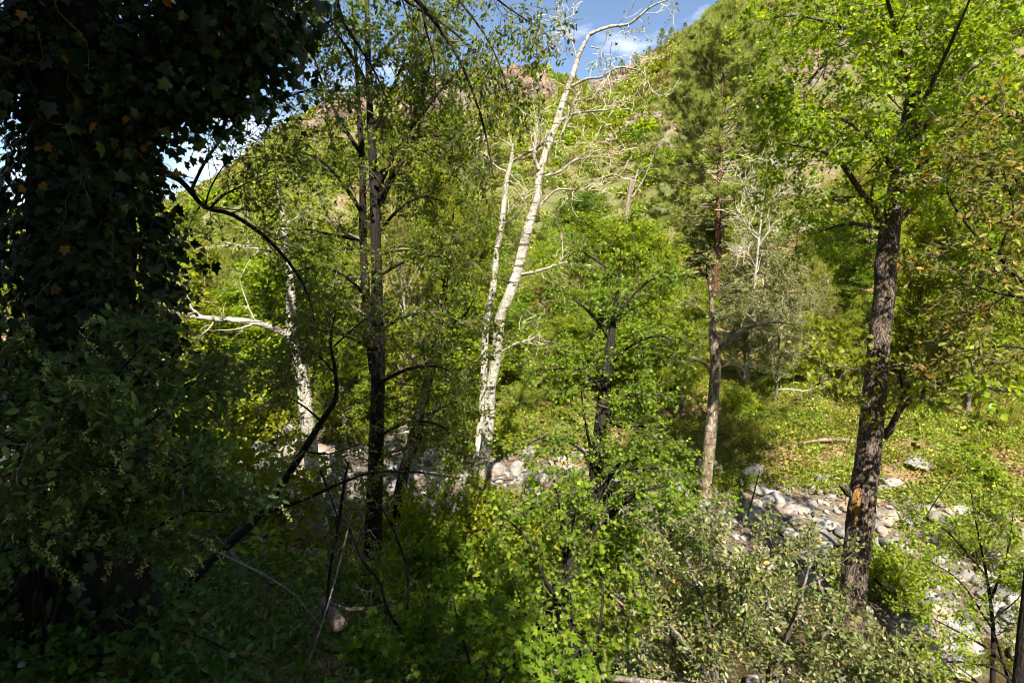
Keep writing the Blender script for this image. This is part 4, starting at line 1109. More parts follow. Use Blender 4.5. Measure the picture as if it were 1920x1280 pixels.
# --- bare white sapling ------------------------------------------------
h = Hero('bare_tree', 'bare white leafless sapling with forked branches right of the pine', 'tree',
    [(1402, 700, 17, 6.8), (1410, 580, 17, 6.1), (1416, 520, 17, 5.1), (1424, 440, 17, 3.9), (1430, 380, 17, 3.4), (1436, 320, 17, 2.2), (1436, 290, 17, 1.1)], M['bark_white'], 30, 8, .06)
for sp in [((1424, 450, 17, 2.8), (1408, 435, 17, 2.2), (1400, 410, 17, 1.7), (1384, 392, 17, 1.1)), ((1424, 460, 17, 2.8), (1440, 435, 17, 2.2), (1455, 415, 17, 1.7), (1488, 408, 17, 0.8)), ((1428, 405, 17, 2.2), (1412, 380, 17, 1.7), (1396, 350, 17, 1.1), (1388, 330, 17, 0.6)),
           ((1432, 390, 17, 2.2), (1450, 370, 17, 1.7), (1470, 350, 17, 1.1), (1482, 345, 17, 0.6)), ((1416, 500, 17, 2.2), (1406, 480, 17, 1.7), (1398, 470, 17, 0.8)), ((1434, 340, 17, 1.7), (1452, 320, 17, 1.1), (1460, 300, 17, 0.6))]:
    h.limb(*sp, n=10, nseg=6)
h.twigs(R_(0, 7), 9, (.4, 1.2), 5, (.2, .6), .3, .06, 'twig_pale', rmin=.006)

# --- broken snag --------------------------------------------------------
h = Hero('dead_snag', 'broken dead snag with two splintered prongs left of the pine', 'dead tree',
    [(1164, 620, 20, 11.0), (1168, 520, 20, 10.4), (1172, 440, 20, 9.8), (1176, 390, 20, 8.6), (1183, 345, 20, 7.9), (1180, 335, 20, 2.4)], M['deadwood'], 30, 10, .16)
h.limb((1184, 360, 20, 4.9), (1190, 340, 20, 4.9), (1196, 320, 20, 3.0), (1194, 318, 20, 0.9), n=10, nseg=8)
h.limb((1185, 370, 20, 4.3), (1205, 340, 20, 3.0), (1218, 310, 20, 2.4), (1230, 278, 20, 1.2), n=12, nseg=7)
h.limb((1174, 470, 20, 4.3), (1190, 440, 20, 3.7), (1206, 404, 20, 3.0), (1208, 400, 20, 1.2), n=10, nseg=7)

# --- ponderosa pine ------------------------------------------------------
pb = at(1336, 640, 30); pz = float(height(pb[0], 30))
ph_ = at(1345, 62, 30)[2] - pz
pt = gen_pine('pine_tree', 200, ph_, 4.2, .30, 130, 6, 28, .32, .24)
pt.location = (pb[0], 30, pz); tag(pt, 'tall sunlit pine with reddish lower trunk in the middle distance', 'pine')

# --- scarred alder on the right -------------------------------------------
h = Hero('alder_tree', 'thick grey brown trunk with an orange wound rising at the right', 'tree',
    [(1597, 1145, 7.4, 50), (1606, 1050, 7.5, 52), (1616, 950, 7.6, 53), (1627, 860, 7.7, 49), (1637, 760, 7.8, 46), (1647, 660, 7.9, 43), (1655, 580, 8, 42), (1664, 480, 8.1, 42), (1672, 410, 8.2, 41), (1688, 330, 8.3, 38), (1700, 250, 8.4, 34), (1712, 180, 8.5, 29), (1722, 100, 8.6, 24), (1735, 20, 8.7, 21), (1745, -80, 8.8, 16), (1750, -250, 8.9, 7)],
    M['bark_alder'], 130, 36, .07, fine=.09)
wb = h.base
for sp in [((1650, 410, 8.2, 18.4), (1632, 380, 8, 15.6), (1614, 360, 7.9, 12.9), (1580, 310, 7.7, 10.1), (1545, 285, 7.5, 7.4), (1480, 270, 7.3, 3.7)),
           ((1676, 425, 8.2, 11.0), (1720, 380, 8, 9.2), (1770, 330, 7.8, 7.4), (1840, 280, 7.6, 5.5), (1920, 230, 7.4, 2.8)),
           ((1704, 280, 8.4, 20.2), (1730, 240, 8.3, 15.6), (1755, 215, 8.2, 12.9), (1800, 150, 8, 9.2), (1860, 100, 7.8, 5.5)),
           ((1700, 160, 8.5, 14.7), (1660, 110, 8.2, 12.9), (1620, 70, 8, 11.0), (1590, 20, 7.8, 8.3), (1560, -60, 7.5, 4.6)),
           ((1620, 80, 8, 9.2), (1560, 110, 7.6, 6.4), (1520, 150, 7.3, 5.5), (1500, 185, 7.2, 2.8)),
           ((1712, 150, 8.5, 12.9), (1720, 60, 8.2, 10.1), (1705, -20, 8, 7.4), (1690, -120, 7.7, 3.7)),
           ((1658, 815, 7.8, 20.2), (1672, 800, 7.7, 16.6), (1690, 765, 7.6, 11.0), (1740, 728, 7.4, 9.2), (1800, 705, 7.2, 6.4), (1890, 675, 7, 2.8)),
           ((1660, 820, 7.8, 12.9), (1680, 780, 7.6, 9.2), (1692, 745, 7.5, 6.4), (1720, 690, 7.4, 2.8)),
           ((1640, 700, 7.8, 7.4), (1590, 690, 7.6, 4.6), (1540, 680, 7.4, 2.3)),
           ((1690, 340, 8.3, 12.9), (1640, 270, 7.6, 10.1), (1590, 230, 7, 7.4), (1560, 215, 6.7, 3.7)),
           ((1700, 260, 8.4, 11.0), (1760, 130, 7.4, 9.2), (1810, 20, 6.6, 5.5), (1850, -90, 6, 3.7)),
           ((1710, 200, 8.5, 11.0), (1680, 60, 7.2, 9.2), (1640, -80, 6.2, 6.4), (1600, -240, 5.5, 3.7)),
           ((1690, 330, 8.3, 9.2), (1740, 300, 7.4, 7.4), (1800, 240, 6.8, 5.5), (1880, 170, 6.2, 2.8)),
           ((1712, 120, 8.6, 9.2), (1600, 60, 9, 7.4), (1500, 30, 9.2, 4.6), (1420, 40, 9.4, 2.8)),
           ((1720, 100, 8.6, 9.2), (1800, 60, 9, 7.4), (1880, 20, 9.3, 3.7)),
           ((1705, 240, 8.4, 8.3), (1790, 220, 9, 6.4), (1900, 330, 9.4, 2.8)),
           ((1660, 430, 8.2, 8.3), (1590, 420, 8.8, 6.4), (1520, 440, 9.2, 2.8)),
           ]:
    h.limb(*sp, n=18, nseg=10)
tw = h.twigs([1, 2, 3, 4, 5, 6, 10, 11, 12, 13, 14, 15, 16, 17, 18], 15, (.5, 1.4), 8, (.2, .55), .08, .0, flat=.55)
h.foliage(tw, 19, .050, WIDE, 'leaf_bright')
tw = h.twigs([7, 8, 9], 9, (.3, .8), 5, (.15, .4), .3, .02)
h.foliage(tw, 7, .07, WIDE, 'leaf_bright', nm='foliage')
# wound: torn strips of bare wood lying on the trunk surface
tpp, trr = rooted([(1597, 1145, 7.4, 50), (1606, 1050, 7.5, 52), (1616, 950, 7.6, 53), (1627, 860, 7.7, 49)], 60)
zt, zb = at(1604, 912, 7.45)[2], at(1604, 990, 7.45)[2]
wd = obj('wound', Geo(), M['wound'], h.t); wd['label'] = 'orange torn wound of bare wood on the trunk'
for a_ in range(9):
    th0 = -math.pi / 2 - 1.32 + a_ * .072; th1 = th0 + .075
    z1 = zt - abs(a_ - 4.5) ** 2 * .010 * (zt - zb) - RNG.uniform(0, .06) * (zt - zb); z0 = zb + (0.30, .22, .26, .24, .20, .02, .0, .03, .22)[a_] * (zt - zb) + RNG.uniform(0, .04)
    dep = RNG.uniform(1.03, 1.055) - .022 * (1 - ((a_ - 4) / 4) ** 2)
    V = []
    for b_ in range(9):
        z_ = z0 + (z1 - z0) * b_ / 8
        k_ = int(np.argmin(np.abs(tpp[:, 2] - z_))); c_ = tpp[k_]; rr_ = trr[k_]; off_ = (dep - 1.0) * .3 + .022 if 0 < b_ < 8 else -.004
        w_ = .5 if b_ in (0, 8) else 0
        for th in (th0 + w_ * .04, th1 - w_ * .04):
            q_ = Vector((c_[0] + rr_ * math.cos(th), c_[1] + rr_ * math.sin(th), z_))
            f_ = 1 + 1.6 * (noise.noise(Vector((q_.x * 3, q_.y * 3, q_.z * 1.35 + 1597))) * .07 + noise.noise(Vector((q_.x * 17, q_.y * 17, q_.z * 5 + 1597))) * .09)
            rr2 = rr_ * f_ + off_ + .004
            V.append([c_[0] + rr2 * math.cos(th), c_[1] + rr2 * math.sin(th), z_ + RNG.normal(0, .003)])
    g = Geo(); i_ = np.arange(18).reshape(9, 2)
    g.add(np.array(V), None, np.stack([i_[:-1, 0], i_[:-1, 1], i_[1:, 1], i_[1:, 0]], -1))
    subpart('splinter', g, M['wound'], wd, np.array(h.t.location), False)
p, r = pxpath([(1592, 925, 7.45, 18), (1580, 912, 7.35, 13), (1577, 908, 7.3, 7)], 6); obj('branch_stub', bark_tube(p, r, 8, .1, .1, 5), M['bark_alder'], h.t, True)

# --- dark twin trunk ---------------------------------------------------------
h = Hero('alder_tree', 'dark twin stemmed tree left of centre with crown reaching the top edge', 'tree',
    [(698, 1075, 7.4, 42), (701, 980, 7.45, 31.0), (704, 880, 7.5, 29.2), (707, 780, 7.6, 28.4), (709, 690, 7.7, 27.5), (708, 600, 7.7, 25.8), (706, 500, 7.8, 21.5), (703, 400, 7.8, 19.8), (700, 320, 7.9, 17.2), (694, 220, 7.9, 13.8), (690, 100, 8, 11.2), (688, -30, 8, 8.6), (690, -260, 8, 4.3)],
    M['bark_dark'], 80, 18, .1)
h.limb((702, 700, 7.8, 20.6), (692, 620, 7.9, 17.2), (684, 520, 8, 15.5), (680, 420, 8, 14.6), (680, 330, 8, 12.9), (674, 220, 8.1, 9.5), (668, 120, 8.1, 6.9), (660, 0, 8.1, 4.3), nm='stem', n=50)
L_ = [((706, 350, 7.8, 14), (728, 310, 7.8, 12), (752, 262, 7.7, 10), (790, 215, 7.6, 8), (830, 165, 7.5, 5), (880, 110, 7.4, 3)),
      ((712, 380, 7.8, 15), (728, 345, 7.8, 13), (760, 290, 7.9, 11), (790, 220, 8, 9), (800, 150, 8, 6), (820, 40, 8, 3)),
      ((704, 240, 7.9, 9), (730, 180, 7.8, 7), (760, 110, 7.6, 5), (780, 40, 7.5, 3)),
      ((775, 254, 7.8, 5), (810, 256, 7.7, 4), (845, 254, 7.6, 2)),
      ((680, 400, 8, 9), (640, 340, 7.8, 7), (600, 300, 7.6, 5), (560, 285, 7.4, 3)),
      ((684, 300, 8, 9), (640, 230, 8, 7), (610, 170, 8, 5), (590, 110, 8, 3)),
      ((690, 160, 8, 8), (650, 90, 7.8, 6), (610, 40, 7.6, 4), (580, 20, 7.5, 2)),
      ((690, 140, 8, 8), (740, 70, 8.2, 6), (800, 30, 8.4, 4), (850, 20, 8.4, 2)),
      ((690, 560, 7.9, 8), (650, 520, 7.6, 6), (600, 500, 7.3, 4), (550, 510, 7.1, 2)),
      ((706, 520, 7.8, 8), (760, 490, 7.5, 6), (810, 480, 7.3, 4), (860, 490, 7.2, 2)),
      ((708, 620, 7.7, 8), (770, 590, 7.4, 6), (830, 590, 7.2, 4), (870, 610, 7, 2)),
      ((706, 660, 7.7, 8), (650, 630, 7.3, 6), (590, 620, 7, 4), (530, 640, 6.8, 2)),
      ((706, 720, 7.6, 7), (770, 690, 7.2, 6), (830, 690, 6.9, 4), (870, 720, 6.8, 2)),
      ((705, 820, 7.6, 6), (770, 790, 7.2, 5), (830, 800, 7, 4), (860, 840, 6.9, 2)),
      ((680, 450, 8, 8), (620, 440, 8.4, 6), (570, 430, 8.7, 4), (520, 450, 9, 2)),
      ((704, 450, 7.8, 8), (740, 400, 8.3, 6), (790, 370, 8.7, 4), (840, 380, 9, 2))]
for sp in L_: h.limb(*sp, n=14, nseg=8)
tw = h.twigs([0, 1] + R_(2, 20), 16, (.4, 1.05), 7, (.18, .42), .08, -.01, flat=.4)
h.foliage(tw, 17, .052, KITE, 'leaf_alder')

# --- second dark leaning stem -------------------------------------------------
h = Hero('alder_tree', 'slim dark leaning trunk between twin trunk and white sycamore', 'tree',
    [(735, 1010, 9.2, 24), (750, 920, 9.3, 22), (772, 830, 9.4, 20), (795, 740, 9.5, 19), (818, 650, 9.6, 17), (830, 560, 9.7, 12), (845, 480, 9.8, 8), (850, 400, 9.8, 4)], M['bark_dark'], 40, 12, .1)
h.auto(0, 12, .3, 1, (.7, 1.5), toward=None)
h.foliage(h.twigs(R_(1, 13), 8, (.35, .8), 5, (.15, .35)), 9, .06, KITE, 'leaf_alder')

# --- dark middle tree -----------------------------------------------------------
h = Hero('alder_tree', 'dark middle tree with a leaning base and low forked limbs over the stream', 'tree',
    [(1015, 1235, 6.5, 54), (1032, 1160, 6.6, 46), (1060, 1080, 6.8, 40), (1095, 1010, 7, 38), (1112, 950, 7.1, 32), (1118, 880, 7.2, 26), (1128, 780, 7.3, 24), (1138, 700, 7.4, 22), (1148, 620, 7.5, 14), (1156, 560, 7.6, 8), (1161, 510, 7.6, 4), (1164, 470, 7.6, 1.5)],
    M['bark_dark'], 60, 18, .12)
L_ = [((1105, 1005, 7, 20), (1135, 975, 6.9, 16), (1165, 945, 6.8, 12), (1200, 922, 6.7, 7), (1250, 910, 6.6, 3)),
      ((1118, 940, 7.1, 12), (1140, 900, 7, 9), (1160, 870, 6.9, 6), (1200, 850, 6.8, 3)),
      ((1120, 960, 7.1, 12), (1142, 925, 7.3, 10), (1170, 905, 7.5, 6), (1210, 880, 7.6, 3)),
      ((1110, 930, 7.1, 9), (1108, 850, 7.1, 6), (1095, 780, 7, 4), (1090, 730, 7, 2)),
      ((1126, 810, 7.3, 9), (1150, 770, 7.2, 7), (1190, 740, 7.1, 5), (1240, 740, 7, 2)),
      ((1130, 780, 7.3, 8), (1160, 800, 7.2, 5), (1210, 800, 7.1, 4), (1245, 830, 7, 2)),
      ((1136, 740, 7.4, 7), (1100, 700, 7.2, 5), (1060, 690, 7, 4), (1010, 700, 6.9, 2)),
      ((1140, 690, 7.4, 7), (1180, 650, 7.2, 5), (1230, 630, 7, 3), (1270, 640, 6.9, 2)),
      ((1146, 640, 7.5, 7), (1110, 590, 7.4, 5), (1070, 560, 7.3, 3), (1030, 560, 7.2, 2)),
      ((1152, 600, 7.5, 6), (1190, 550, 7.5, 4), (1230, 520, 7.5, 3), (1260, 520, 7.5, 2)),
      ((1120, 870, 7.2, 7), (1070, 830, 7, 5), (1020, 820, 6.8, 4), (980, 840, 6.7, 2)),
      ((1150, 620, 7.5, 6), (1160, 580, 7.9, 5), (1180, 540, 8.2, 3)),
      ((1100, 1000, 7, 9), (1060, 960, 6.8, 6), (1010, 950, 6.6, 4), (960, 970, 6.5, 2)),
      ((1160, 520, 7.6, 5), (1120, 490, 7.6, 4), (1090, 470, 7.6, 2)),
      ((1120, 900, 7.2, 6), (1180, 880, 7.4, 5), (1250, 880, 7.6, 3), (1290, 900, 7.7, 2))]
for sp in L_: h.limb(*sp, n=12, nseg=8)
tw = h.twigs(R_(1, 16), 12, (.3, .85), 6, (.14, .36), .1, 0, flat=.55)
h.foliage(tw, 12, .044, WIDE, 'leaf_maple')

# --- trunk at the right edge --------------------------------------------------------
h = Hero('alder_tree', 'dark trunk cut off by the right edge at the bottom corner', 'tree',
    [(1909, 1300, 5.6, 31.2), (1922, 1180, 5.7, 27.6), (1932, 1060, 5.8, 24.0), (1940, 940, 5.9, 21.6), (1974, 700, 6, 19.2), (2014, 400, 6.1, 15.6), (2044, 0, 6.2, 12.0), (2054, -300, 6.2, 6.0)], M['bark_dark'], 50, 16, .1)
h.auto(0, 10, .55, 1, (1.0, 2.0))
h.foliage(h.twigs(R_(1, 11), 9, (.4, .9), 5, (.2, .4)), 9, .07, WIDE, 'leaf_bright')

# --- rusty leaved branches coming in from the right ----------------------------------
h = Hero('oak_tree', 'near tree at the right edge with crooked thin branches and rusty tinged leaves', 'tree',
    [(2160, 1200, 3.6, 60), (2150, 800, 3.7, 52), (2140, 500, 3.8, 46), (2130, 200, 3.9, 36), (2120, -100, 4, 20)], M['bark_dark'], 30, 12, .1)
for sp in [((2140, 640, 3.8, 20), (2000, 590, 3.8, 13), (1920, 530, 3.8, 9), (1870, 480, 3.8, 8), (1820, 430, 3.8, 6), (1780, 370, 3.8, 4), (1775, 330, 3.8, 2)),
           ((1872, 482, 3.8, 7), (1885, 440, 3.8, 5), (1900, 390, 3.8, 4), (1884, 330, 3.8, 2.5), (1890, 280, 3.8, 1.5)),
           ((2140, 500, 3.8, 16), (1980, 420, 3.8, 10), (1900, 330, 3.9, 6), (1850, 290, 4, 4), (1790, 300, 4, 2)),
           ((2140, 560, 3.8, 14), (1990, 560, 3.7, 9), (1900, 555, 3.7, 6), (1820, 530, 3.7, 4), (1760, 470, 3.7, 2)),
           ((2150, 700, 3.7, 14), (2010, 680, 3.7, 9), (1900, 650, 3.8, 5), (1800, 660, 3.9, 3), (1740, 690, 4, 2)),
           ((2140, 330, 3.8, 14), (2000, 280, 3.9, 9), (1900, 220, 4, 5), (1840, 230, 4.1, 2)),
           ((1905, 540, 3.8, 5), (1860, 570, 3.9, 4), (1800, 590, 4, 2.5), (1760, 640, 4, 1.5))]:
    h.limb(*sp, n=20, nseg=8, amp=.12)
tw = h.twigs(R_(1, 8), 14, (.14, .45), 5, (.07, .22), .25, .01, wob=.3)
h.foliage(tw, 7, .046, OVAL, 'leaf_rust', nparts=300, nm='leaf_mass')

# --- ivy covered tree on the left --------------------------------------------------------
iv = Hero('ivy_tree', 'huge shaded trunk at the left smothered in ivy, with bare arching limbs', 'tree',
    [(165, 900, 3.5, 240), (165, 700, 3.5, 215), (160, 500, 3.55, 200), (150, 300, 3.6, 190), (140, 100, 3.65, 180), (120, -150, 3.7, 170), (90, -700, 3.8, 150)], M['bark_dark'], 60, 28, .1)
trunk_p, trunk_r = iv.par[0]
for sp in [((200, 300, 3.6, 40), (280, 315, 3.9, 24), (332, 334, 4.2, 12.2), (360, 362, 4.3, 10.8), (386, 390, 4.4, 9.4), (430, 400, 4.4, 8.6), (470, 424, 4.4, 7.9), (505, 452, 4.4, 7.2), (548, 500, 4.4, 5.8), (580, 560, 4.4, 4.3), (592, 620, 4.4, 2.2)),
           ((357, 359, 4.3, 7.2), (388, 298, 4.3, 5.8), (430, 245, 4.3, 5.0), (475, 200, 4.3, 4.3), (540, 182, 4.3, 2.9), (600, 160, 4.3, 1.4)),
           ((384, 389, 4.4, 4.3), (396, 350, 4.3, 2.9), (430, 300, 4.3, 1.8), (470, 290, 4.3, 1.1)),
           ((392, 392, 4.4, 4.3), (420, 366, 4.3, 3.6), (470, 340, 4.2, 2.2), (540, 310, 4.1, 1.1)),
           ((250, 120, 3.6, 46), (340, 60, 3.6, 34), (410, 40, 3.6, 24), (460, 60, 3.6, 14), (500, 110, 3.6, 6)),
           ((240, 0, 3.6, 46), (330, -60, 3.5, 34), (410, -80, 3.4, 24), (470, -60, 3.4, 14), (515, 0, 3.4, 6)),
           ((210, 210, 3.6, 36), (280, 160, 3.5, 26), (350, 130, 3.5, 18), (430, 150, 3.5, 8)),
           ((60, 100, 3.5, 36), (-40, 40, 3.4, 30), (-160, 0, 3.3, 20)),
           ((130, -200, 3.7, 80), (300, -500, 4.2, 60), (520, -700, 5, 40), (700, -760, 5.6, 20)),
           ((100, -200, 3.7, 80), (-150, -500, 3.6, 60), (-400, -700, 3.4, 30)),
           ((100, -300, 3.7, 80), (200, -700, 3, 60), (300, -1300, 2.4, 30)),
           ((110, -300, 3.7, 70), (100, -700, 4.6, 50), (60, -900, 5.5, 30))]:
    iv.limb(*sp, n=24, nseg=12, amp=.12)
tw = iv.twigs([1, 2, 3, 4], 12, (.3, .9), 6, (.14, .4), .25, -.06, wob=.3)
iv.foliage(tw, 5, .036, KITE, 'leaf_alder', nm='sparse_foliage')
tw = iv.twigs([10, 11], 30, (.8, 1.8), 9, (.3, .7), .35, 0.1)
iv.foliage(tw, 22, .055, KITE, 'leaf_alder', nm='crown')

# ivy: a climbing plant of its own
ivy = thing('ivy', 'dark green ivy with a few orange leaves clothing the left trunk and overhead limb', 'ivy', iv.base)
n = 6500
tp_, tr_ = resample(trunk_p, trunk_r, 60)
k = RNG.uniform(2, 46, n); i = k.astype(int); f = (k - i)[:, None]
ctr = tp_[i] * (1 - f) + tp_[i + 1] * f; rad = tr_[i]
th = RNG.uniform(-math.pi, math.pi, n) * .75 - math.pi / 2 + .35
nn_ = fbm(th * 1.3, ctr[:, 2] * 1.9, 5, 4, 1.2)
bul = 1.03 + .75 * np.clip(nn_ + .25, 0, 1.2) + RNG.uniform(-.10, .14, n)
bul = np.where(nn_ < -.45, 9, bul)
out = np.stack([np.cos(th), np.sin(th), np.zeros(n)], -1)
good = bul < 5
ctr, rad, bul, out, th = ctr[good], rad[good], bul[good], out[good], th[good]; n = len(th)
P1 = ctr + out * (rad * bul)[:, None]
D1 = nrm(out * .35 + np.array([0, 0, -1.0]) + RNG.normal(0, .45, (n, 3))); N1 = nrm(out + RNG.normal(0, .35, (n, 3)) + np.array([0, 0, .35]))
Ps, Ds, Ns = [P1], [D1], [N1]
for li, cnt, sp in ((5, 2200, .14), (6, 1700, .16), (7, 1700, .13), (8, 900, .16)):
    lp, lr = iv.par[li]; lp, lr = resample(lp, lr, 30)
    k = RNG.uniform(0, 28.9, cnt); i = k.astype(int); f = (k - i)[:, None]
    c_ = lp[i] * (1 - f) + lp[i + 1] * f
    o_ = RNG.normal(0, 1, (cnt, 3)) * sp * np.array([1, 1, 1.1]); o_[:, 2] -= np.abs(RNG.normal(0, sp * .5, cnt))
    Ps.append(c_ + o_); Ds.append(nrm(RNG.normal(0, .5, (cnt, 3)) + np.array([0, 0, -1.0]))); Ns.append(nrm(RNG.normal(0, .6, (cnt, 3)) + np.array([.1, -.7, .4])))
# loose runners hanging off the column's edge
ed = np.where((np.abs(th) < .9) & (bul > 1.1))[0]
ed = RNG.choice(ed, 150)
rb, rrr = grow(P1[ed], out[ed] + np.array([0, -.2, -.2]), RNG.uniform(.12, .42, 150), np.full(150, .003), 6, .3, -.22)
rp, rd, rn = leafpos(rb, 9, .02, .9, .4, .1, .5); Ps.append(rp); Ds.append(rd); Ns.append(rn)
g = Geo(); tubes(g, rb, rrr, 3); obj('runners', g, M['twig'], ivy, kind='stuff')
P_, D_, N_ = np.concatenate(Ps), np.concatenate(Ds), np.concatenate(Ns)
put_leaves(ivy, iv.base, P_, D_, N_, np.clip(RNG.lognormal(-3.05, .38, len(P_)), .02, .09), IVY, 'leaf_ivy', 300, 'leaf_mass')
pick = RNG.choice(len(P_), 90, replace=False)
put_leaves(ivy, iv.base, P_[pick] + np.array([0, -.05, 0]), D_[pick], N_[pick], RNG.uniform(.04, .07, 90), IVY, 'leaf_dead', 80, 'dead_leaf_mass', 'dead_leaf')
# hanging ivy stems
g = Geo()
S0 = P1[RNG.choice(n, 120)]
b, rr = grow(S0, np.tile([0, -.1, -1.0], (120, 1)), RNG.uniform(.3, .9, 120), np.full(120, .004), 7, .35, 0)
tubes(g, b, rr, 4); obj('stems', g, M['twig'], ivy)

# --- overhanging branches from a tree behind the viewer --------------------------------------
ov = Hero('overhanging_tree', 'tree beside the viewer whose dark twigs hang down from the top edge', 'tree',
    [(-900, 1200, 1.0, 200), (-900, 200, 1.0, 170), (-800, -800, 1.05, 150), (-700, -2200, 1.2, 90)], M['bark_dark'], 30, 14, .1)
for sp in [((400, -500, 3.6, 40), (600, -250, 3.9, 26), (700, -80, 4.1, 16), (790, 10, 4.2, 9), (860, 110, 4.3, 6), (905, 230, 4.3, 4), (925, 330, 4.3, 2)),
           ((600, -250, 3.9, 14), (620, -90, 4, 9), (640, 30, 4, 6), (700, 130, 4, 4), (730, 200, 4, 2)),
           ((700, -80, 4.1, 12), (800, -70, 4.2, 9), (890, -30, 4.3, 6), (960, 20, 4.4, 3), (1020, 60, 4.4, 2), (1038, 88, 4.4, 1)),
           ((790, 10, 4.2, 6), (800, 60, 4.2, 4), (815, 120, 4.2, 2.5), (816, 190, 4.2, 1)),
           ((640, 30, 4, 5), (590, 50, 4, 4), (560, 10, 4, 3), (520, 5, 4, 2)),
           ((700, -80, 4.1, 10), (760, 0, 4.4, 7), (850, 60, 4.7, 4), (930, 150, 5, 2), (950, 230, 5, 1)),
           ((860, 0, 4.3, 5), (905, 60, 4.3, 4), (940, 130, 4.3, 2.5), (955, 190, 4.3, 1))]:
    ov.limb(*sp, n=20, nseg=8)
# limb that carries them back to the trunk
a_ = ov.par[0][0][6]; b_ = at(400, -500, 3.6)
p = catmull([a_, a_ * .6 + b_ * .4 + np.array([0, 0, .9]), b_], 14); ov.stem('limb', p, np.linspace(.12, .06, 14), 10)
tw = ov.twigs(R_(1, 8), 15, (.2, .6), 6, (.08, .24), .25, -.10, wob=.22)
ov.foliage(tw, 8, .038, OVAL, 'leaf_alder', nparts=250, nm='leaf_mass', droop=.5)
ov.auto(0, 9, .55, 1, (1.6, 3.0))
tw = ov.twigs(R_(8, 18), 15, (.6, 1.4), 6, (.3, .6))
ov.foliage(tw, 24, .06, KITE, 'leaf_alder', nm='crown')

# trees standing behind the viewer; near ones shade the near bank, the back row is added to block low sky
for k, (x_, y_, s_, lab) in enumerate([(-5.0, -4.5, 1.2, 'shade tree behind the viewer to the left, outside the picture'), (-1.6, -6.5, 1.2, 'shade tree straight behind the viewer, outside the picture'), (-9.5, -3.5, .95, 'shade tree far to the left of the viewer, outside the picture'), (-8.5, 2.0, .9, 'shade tree left of the ivy trunk, outside the picture'), (-9, -9, 1.5, 'tree at the far left of the unseen row added to block sky light'), (-4.5, -11, 1.4, 'tree left of centre in the unseen row added to block sky light'), (0.5, -14, 1.1, 'tree at the centre of the unseen row added to block sky light'), (5, -15, .9, 'tree right of centre in the unseen row added to block sky light'), (9.5, -15, .9, 'tree at the right of the unseen row added to block sky light'), (14, -13, 1.0, 'tree at the far right of the unseen row added to block sky light')]):
    copy_tree(PROTO['dark'], ground(x_, y_), k * 1.3, (s_ * 1.25, s_ * 1.25, s_), lab, 'tree')

# --- flowering cherry shrub, lower left ---------------------------------------------------------
def shrub(name, label, stems, bark, n1, L1, n2, L2, nl, size, tpl, mat, nparts, up=.02, seed=None, flowers=0, cat='shrub', wob=.2, t0=.25, twm='twig'):
    p, r = pxpath(stems[0], 14)
    b0 = ground(p[0][0], p[0][1])
    h = Hero.__new__(Hero); h.base = b0; h.t = thing(name, label, cat, b0); h.bark = bark; h.rnd = 3; h.par = []
    for st in stems:
        p, r = rooted(st, 14) if at(*st[0][:3])[2] < float(height(at(*st[0][:3])[0], st[0][2])) + 1.2 else pxpath(st, 14)
        h.stem('stem', p, r, 8, .1)
    tw = h.twigs(R_(len(stems)), n1, L1, n2, L2, t0, up, twm, wob=wob)
    h.foliage(tw, nl, size, tpl, mat, nparts=nparts, nm='leaf_mass' if nparts else 'foliage')
    if flowers:
        px_, py_, dp = project(tw[:, -1])
        ok = np.where((px_ > 0) & (px_ < 700) & (py_ > 550) & (py_ < 1100))[0]
        for q in RNG.choice(ok, min(flowers, len(ok)), replace=False):
            b, rr = grow(tw[q:q + 1, -1], np.array([[RNG.normal(0, .5), RNG.normal(0, .3), -.5]]), np.array([RNG.uniform(.06, .11)]), np.array([.0015]), 6, .15, -.15)
            fp, fd, fn = leafpos(b, 34, .006, 1.2, .1, 0, 0)
            g = leaves(Geo(), fp, fd, fn, RNG.uniform(.008, .014, len(fp)), WIDE)
            obj('flower_cluster', g, M['flower'], h.t)
    return h
shrub('flowering_shrub', 'shaded shrub with pale yellow hanging flower clusters at the lower left', [
    ((60, 1010, 2.7, 12), (90, 900, 2.6, 9), (150, 780, 2.6, 6), (230, 690, 2.6, 4), (270, 650, 2.6, 2)),
    ((60, 1010, 2.7, 10), (40, 880, 2.6, 8), (30, 780, 2.6, 5), (10, 660, 2.6, 2)),
    ((100, 1000, 2.8, 10), (180, 900, 2.7, 8), (260, 810, 2.7, 5), (340, 740, 2.7, 3), (380, 700, 2.7, 2)),
    ((130, 1010, 2.9, 10), (240, 950, 2.8, 8), (320, 890, 2.8, 5), (390, 850, 2.8, 2)),
    ((90, 1000, 2.6, 9), (140, 900, 2.4, 7), (200, 840, 2.3, 4), (260, 810, 2.3, 2)),
    ((50, 1010, 2.6, 9), (60, 920, 2.4, 7), (90, 850, 2.3, 4), (120, 760, 2.2, 2)),
    ((130, 1000, 3.0, 9), (190, 860, 3.1, 7), (280, 760, 3.2, 4), (420, 690, 3.3, 2)),
    ((140, 1010, 3.0, 9), (260, 1000, 2.9, 7), (350, 960, 2.8, 4), (420, 960, 2.8, 2))],
    M['bark_dark'], 17, (.18, .45), 6, (.08, .2), 10, .047, OV4, 'leaf_cherry', 300, flowers=260)

